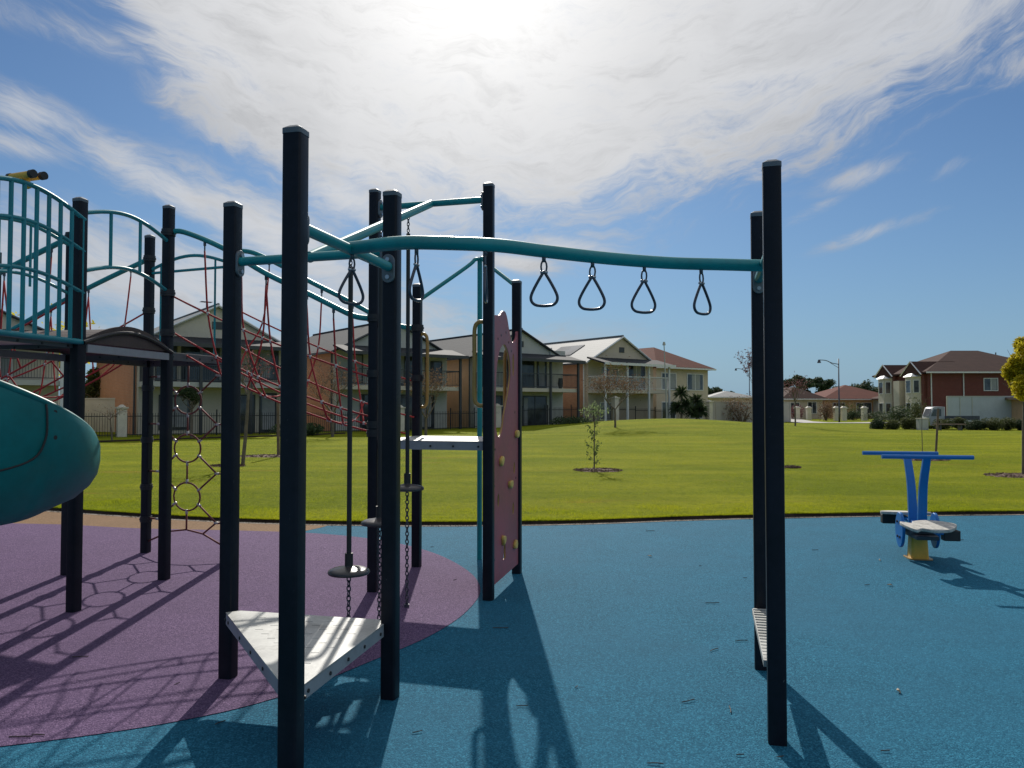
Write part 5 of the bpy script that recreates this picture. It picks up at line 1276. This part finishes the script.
# street lamps
def lamp(label, px, d, h_, arm=1.9, r=.07):
    t = thing('street_lamp', label, 'street lamp', ((px-512)/F*d, d, 0)); mb = MB(); mb.tube([Vector((0, 0, -.1)), Vector((0, 0, 1.2)), Vector((0, 0, h_))], [r*1.3, r, r*.75], 10); mb.build('pole', M['darksteel'], t, smooth=True)
    mb = MB(); mb.tube(smooth_path([(0, 0, h_-.55), (-.35*arm, 0, h_-.42), (-.65*arm, 0, h_-.18), (-arm, 0, h_-.12)], 5), .04, 6); mb.build('arm', M['darksteel'], t)
    mb = MB(); mb.tube([Vector((0, 0, h_-.9)), Vector((-.45*arm, 0, h_-.38))], .025, 5); mb.build('arm_brace', M['darksteel'], t)
    mb = MB(); mb.prism([(-arm+.19*math.cos(k*.5236), .19*math.sin(k*.5236)) for k in range(12)], h_-.42, h_-.10, top=.45, c=(-arm, 0)); mb.build('lamp_head', M['darksteel'], t)
lamp('tall curved-arm street lamp left of the red brick house', 839, 75, 6.25); lamp('distant street lamp half hidden behind the tall right posts', 749.5, 115, 7.4, 2.0)
t = thing('light_pole', 'thin pale light pole with round head before the red-roofed house', 'light pole', ((667-512)/F*58, 58, 0)); mb = MB(); mb.tube([Vector((0, 0, 0)), Vector((-.08, 0, 3)), Vector((-.20, 0, 6.2))], [.06, .05, .035], 8); mb.build('pole', M['grey'], t); mb = MB(); mb.prism([(-.2+.13*math.cos(k*.5236), .13*math.sin(k*.5236)) for k in range(12)], 6.2, 6.45, top=.6, c=(-.2, 0)); mb.build('lamp_head', M['grey'], t)
# skyline trees
SK = [(712, 120, 5.5, 'leafdark'), (722, 126, 4.8, 'leafdark'), (792, 150, 8.4, 'leafdark'), (808, 155, 7.6, 'leafdark'), (824, 150, 7.6, 'leafdark'), (834, 165, 6.4, 'leafdark'), (848, 160, 7.0, 'leafdark'), (862, 160, 7.4, 'leafdark'), (880, 165, 7.0, 'leafdark'), (772, 150, 7.0, 'leafdark'), (893, 150, 6.4, 'leafdark')]
SL = ['dark distant tree just right of the red-roofed house', 'lower dark distant tree next to the palm-like shrub', 'tallest umbrella-shaped gum on the skyline right of the posts', 'skyline gum with gaps, second right of the tall posts', 'rounded skyline tree left of the street lamp head', 'small skyline tree directly left of the street lamp pole', 'skyline tree just right of the street lamp pole', 'widest skyline tree above the red-tiled bungalow', 'skyline tree left of the white bay windows', 'distant dark tree hidden by the tall right posts', 'distant dark tree touching the brick house roof']
for i, (px, d, h_, m_) in enumerate(SK):
    tree('gum_tree', SL[i], 'tree', ((px-512)/F*d, d, -.1), h_*.9, .16, m_, .30, 3000, 100+i, clear=.40 if i in (2, 3, 4) else .3, spread=.72, depth=3, crown=(3.4 if i in (2, 7) else 2.7, h_*.22 if i in (2, 3, 4) else h_*.36, h_*(.76 if i in (2, 3, 4) else .60), 16), group='dark trees on the skyline', clump=.17, up=.2, nb=4)
tree('garden_tree', 'bushy olive tree between the two leftmost houses', 'tree', (-27.0, 50, 0), 4.4, .14, 'leafolive', .13, 4500, 130, clear=.25, spread=.6, depth=3, crown=(1.7, 1.7, 2.7, 14))
tree('garden_tree', 'yellowish tree top rising behind the blue railing at left', 'tree', (-31, 51, 0), 7.6, .16, 'leafyellow', .15, 2600, 131, clear=.4, spread=.5, depth=4, clump=.14)
# ================================================================== LITTER
rg = random.Random(11)
TW = [(650, 531, .17, 10), (712, 603, .16, 2), (714, 650, .12, 40), (741, 641, .12, 5), (688, 701, .12, 25), (730, 710, .12, 80), (655, 764, .10, -10), (500, 628, .16, -3), (522, 706, .09, 0), (417, 732, .07, 20), (20, 737, .16, 0), (38, 735, .1, -10), (80, 657, .14, 5), (745, 578, .05, 0), (867, 585, .07, 10), (700, 566, .04, 0), (220, 723, .08, 50), (177, 684, .05, 60), (576, 687, .04, 60), (432, 547, .05, 0), (455, 580, .05, 40), (740, 755, .05, 0), (780, 757, .05, 10), (815, 550, .1, 5), (960, 540, .12, -5), (885, 751, .06, 0)]
def twig(px, py, L_, a, k):
    L_ *= .72; p = G(px, py, .009); t = R(a); mb = MB(); d = Vector((math.cos(t), math.sin(t), 0))
    pts = [p-d*L_/2*.9+Vector((0, 0, .002)), p+Vector((rg.gauss(0, .06*L_), rg.gauss(0, .06*L_), .003)), p+d*L_/2+Vector((0, 0, .004))]
    q = MB(); q.tube(smooth_path(pts, 3), [.003*(.7+L_*2)]*7, 5)
    tag(q.build('twig', M['twig'], rel=None), 'small dark twig lying on the rubber ground', 'twig', 'twigs and sticks scattered on the rubber ground')
for k, a in enumerate(TW): twig(*a, k)
for px, py in ((650, 556), (899, 691), (890, 585), (880, 560)):
    p = G(px, py, .014); a = rg.uniform(0, 3.1); d = Vector((math.cos(a), math.sin(a), .15))*.026; e = Vector((-math.sin(a), math.cos(a), .3))*.013
    mb = MB(); mb.add([p-d, p-e*.8+d*.2, p+d*.7+Vector((0, 0, .006)), p+d*1.1, p+e+d*.1, p-d*.3+Vector((0, 0, .012))], [(0, 1, 5), (1, 2, 5), (1, 3, 2), (2, 3, 4), (5, 2, 4), (0, 5, 4)])
    tag(mb.build('fallen_leaf', M['dryleaf']), 'small pale dry leaf lying on the rubber ground', 'leaf', 'dry leaves scattered on the rubber ground')
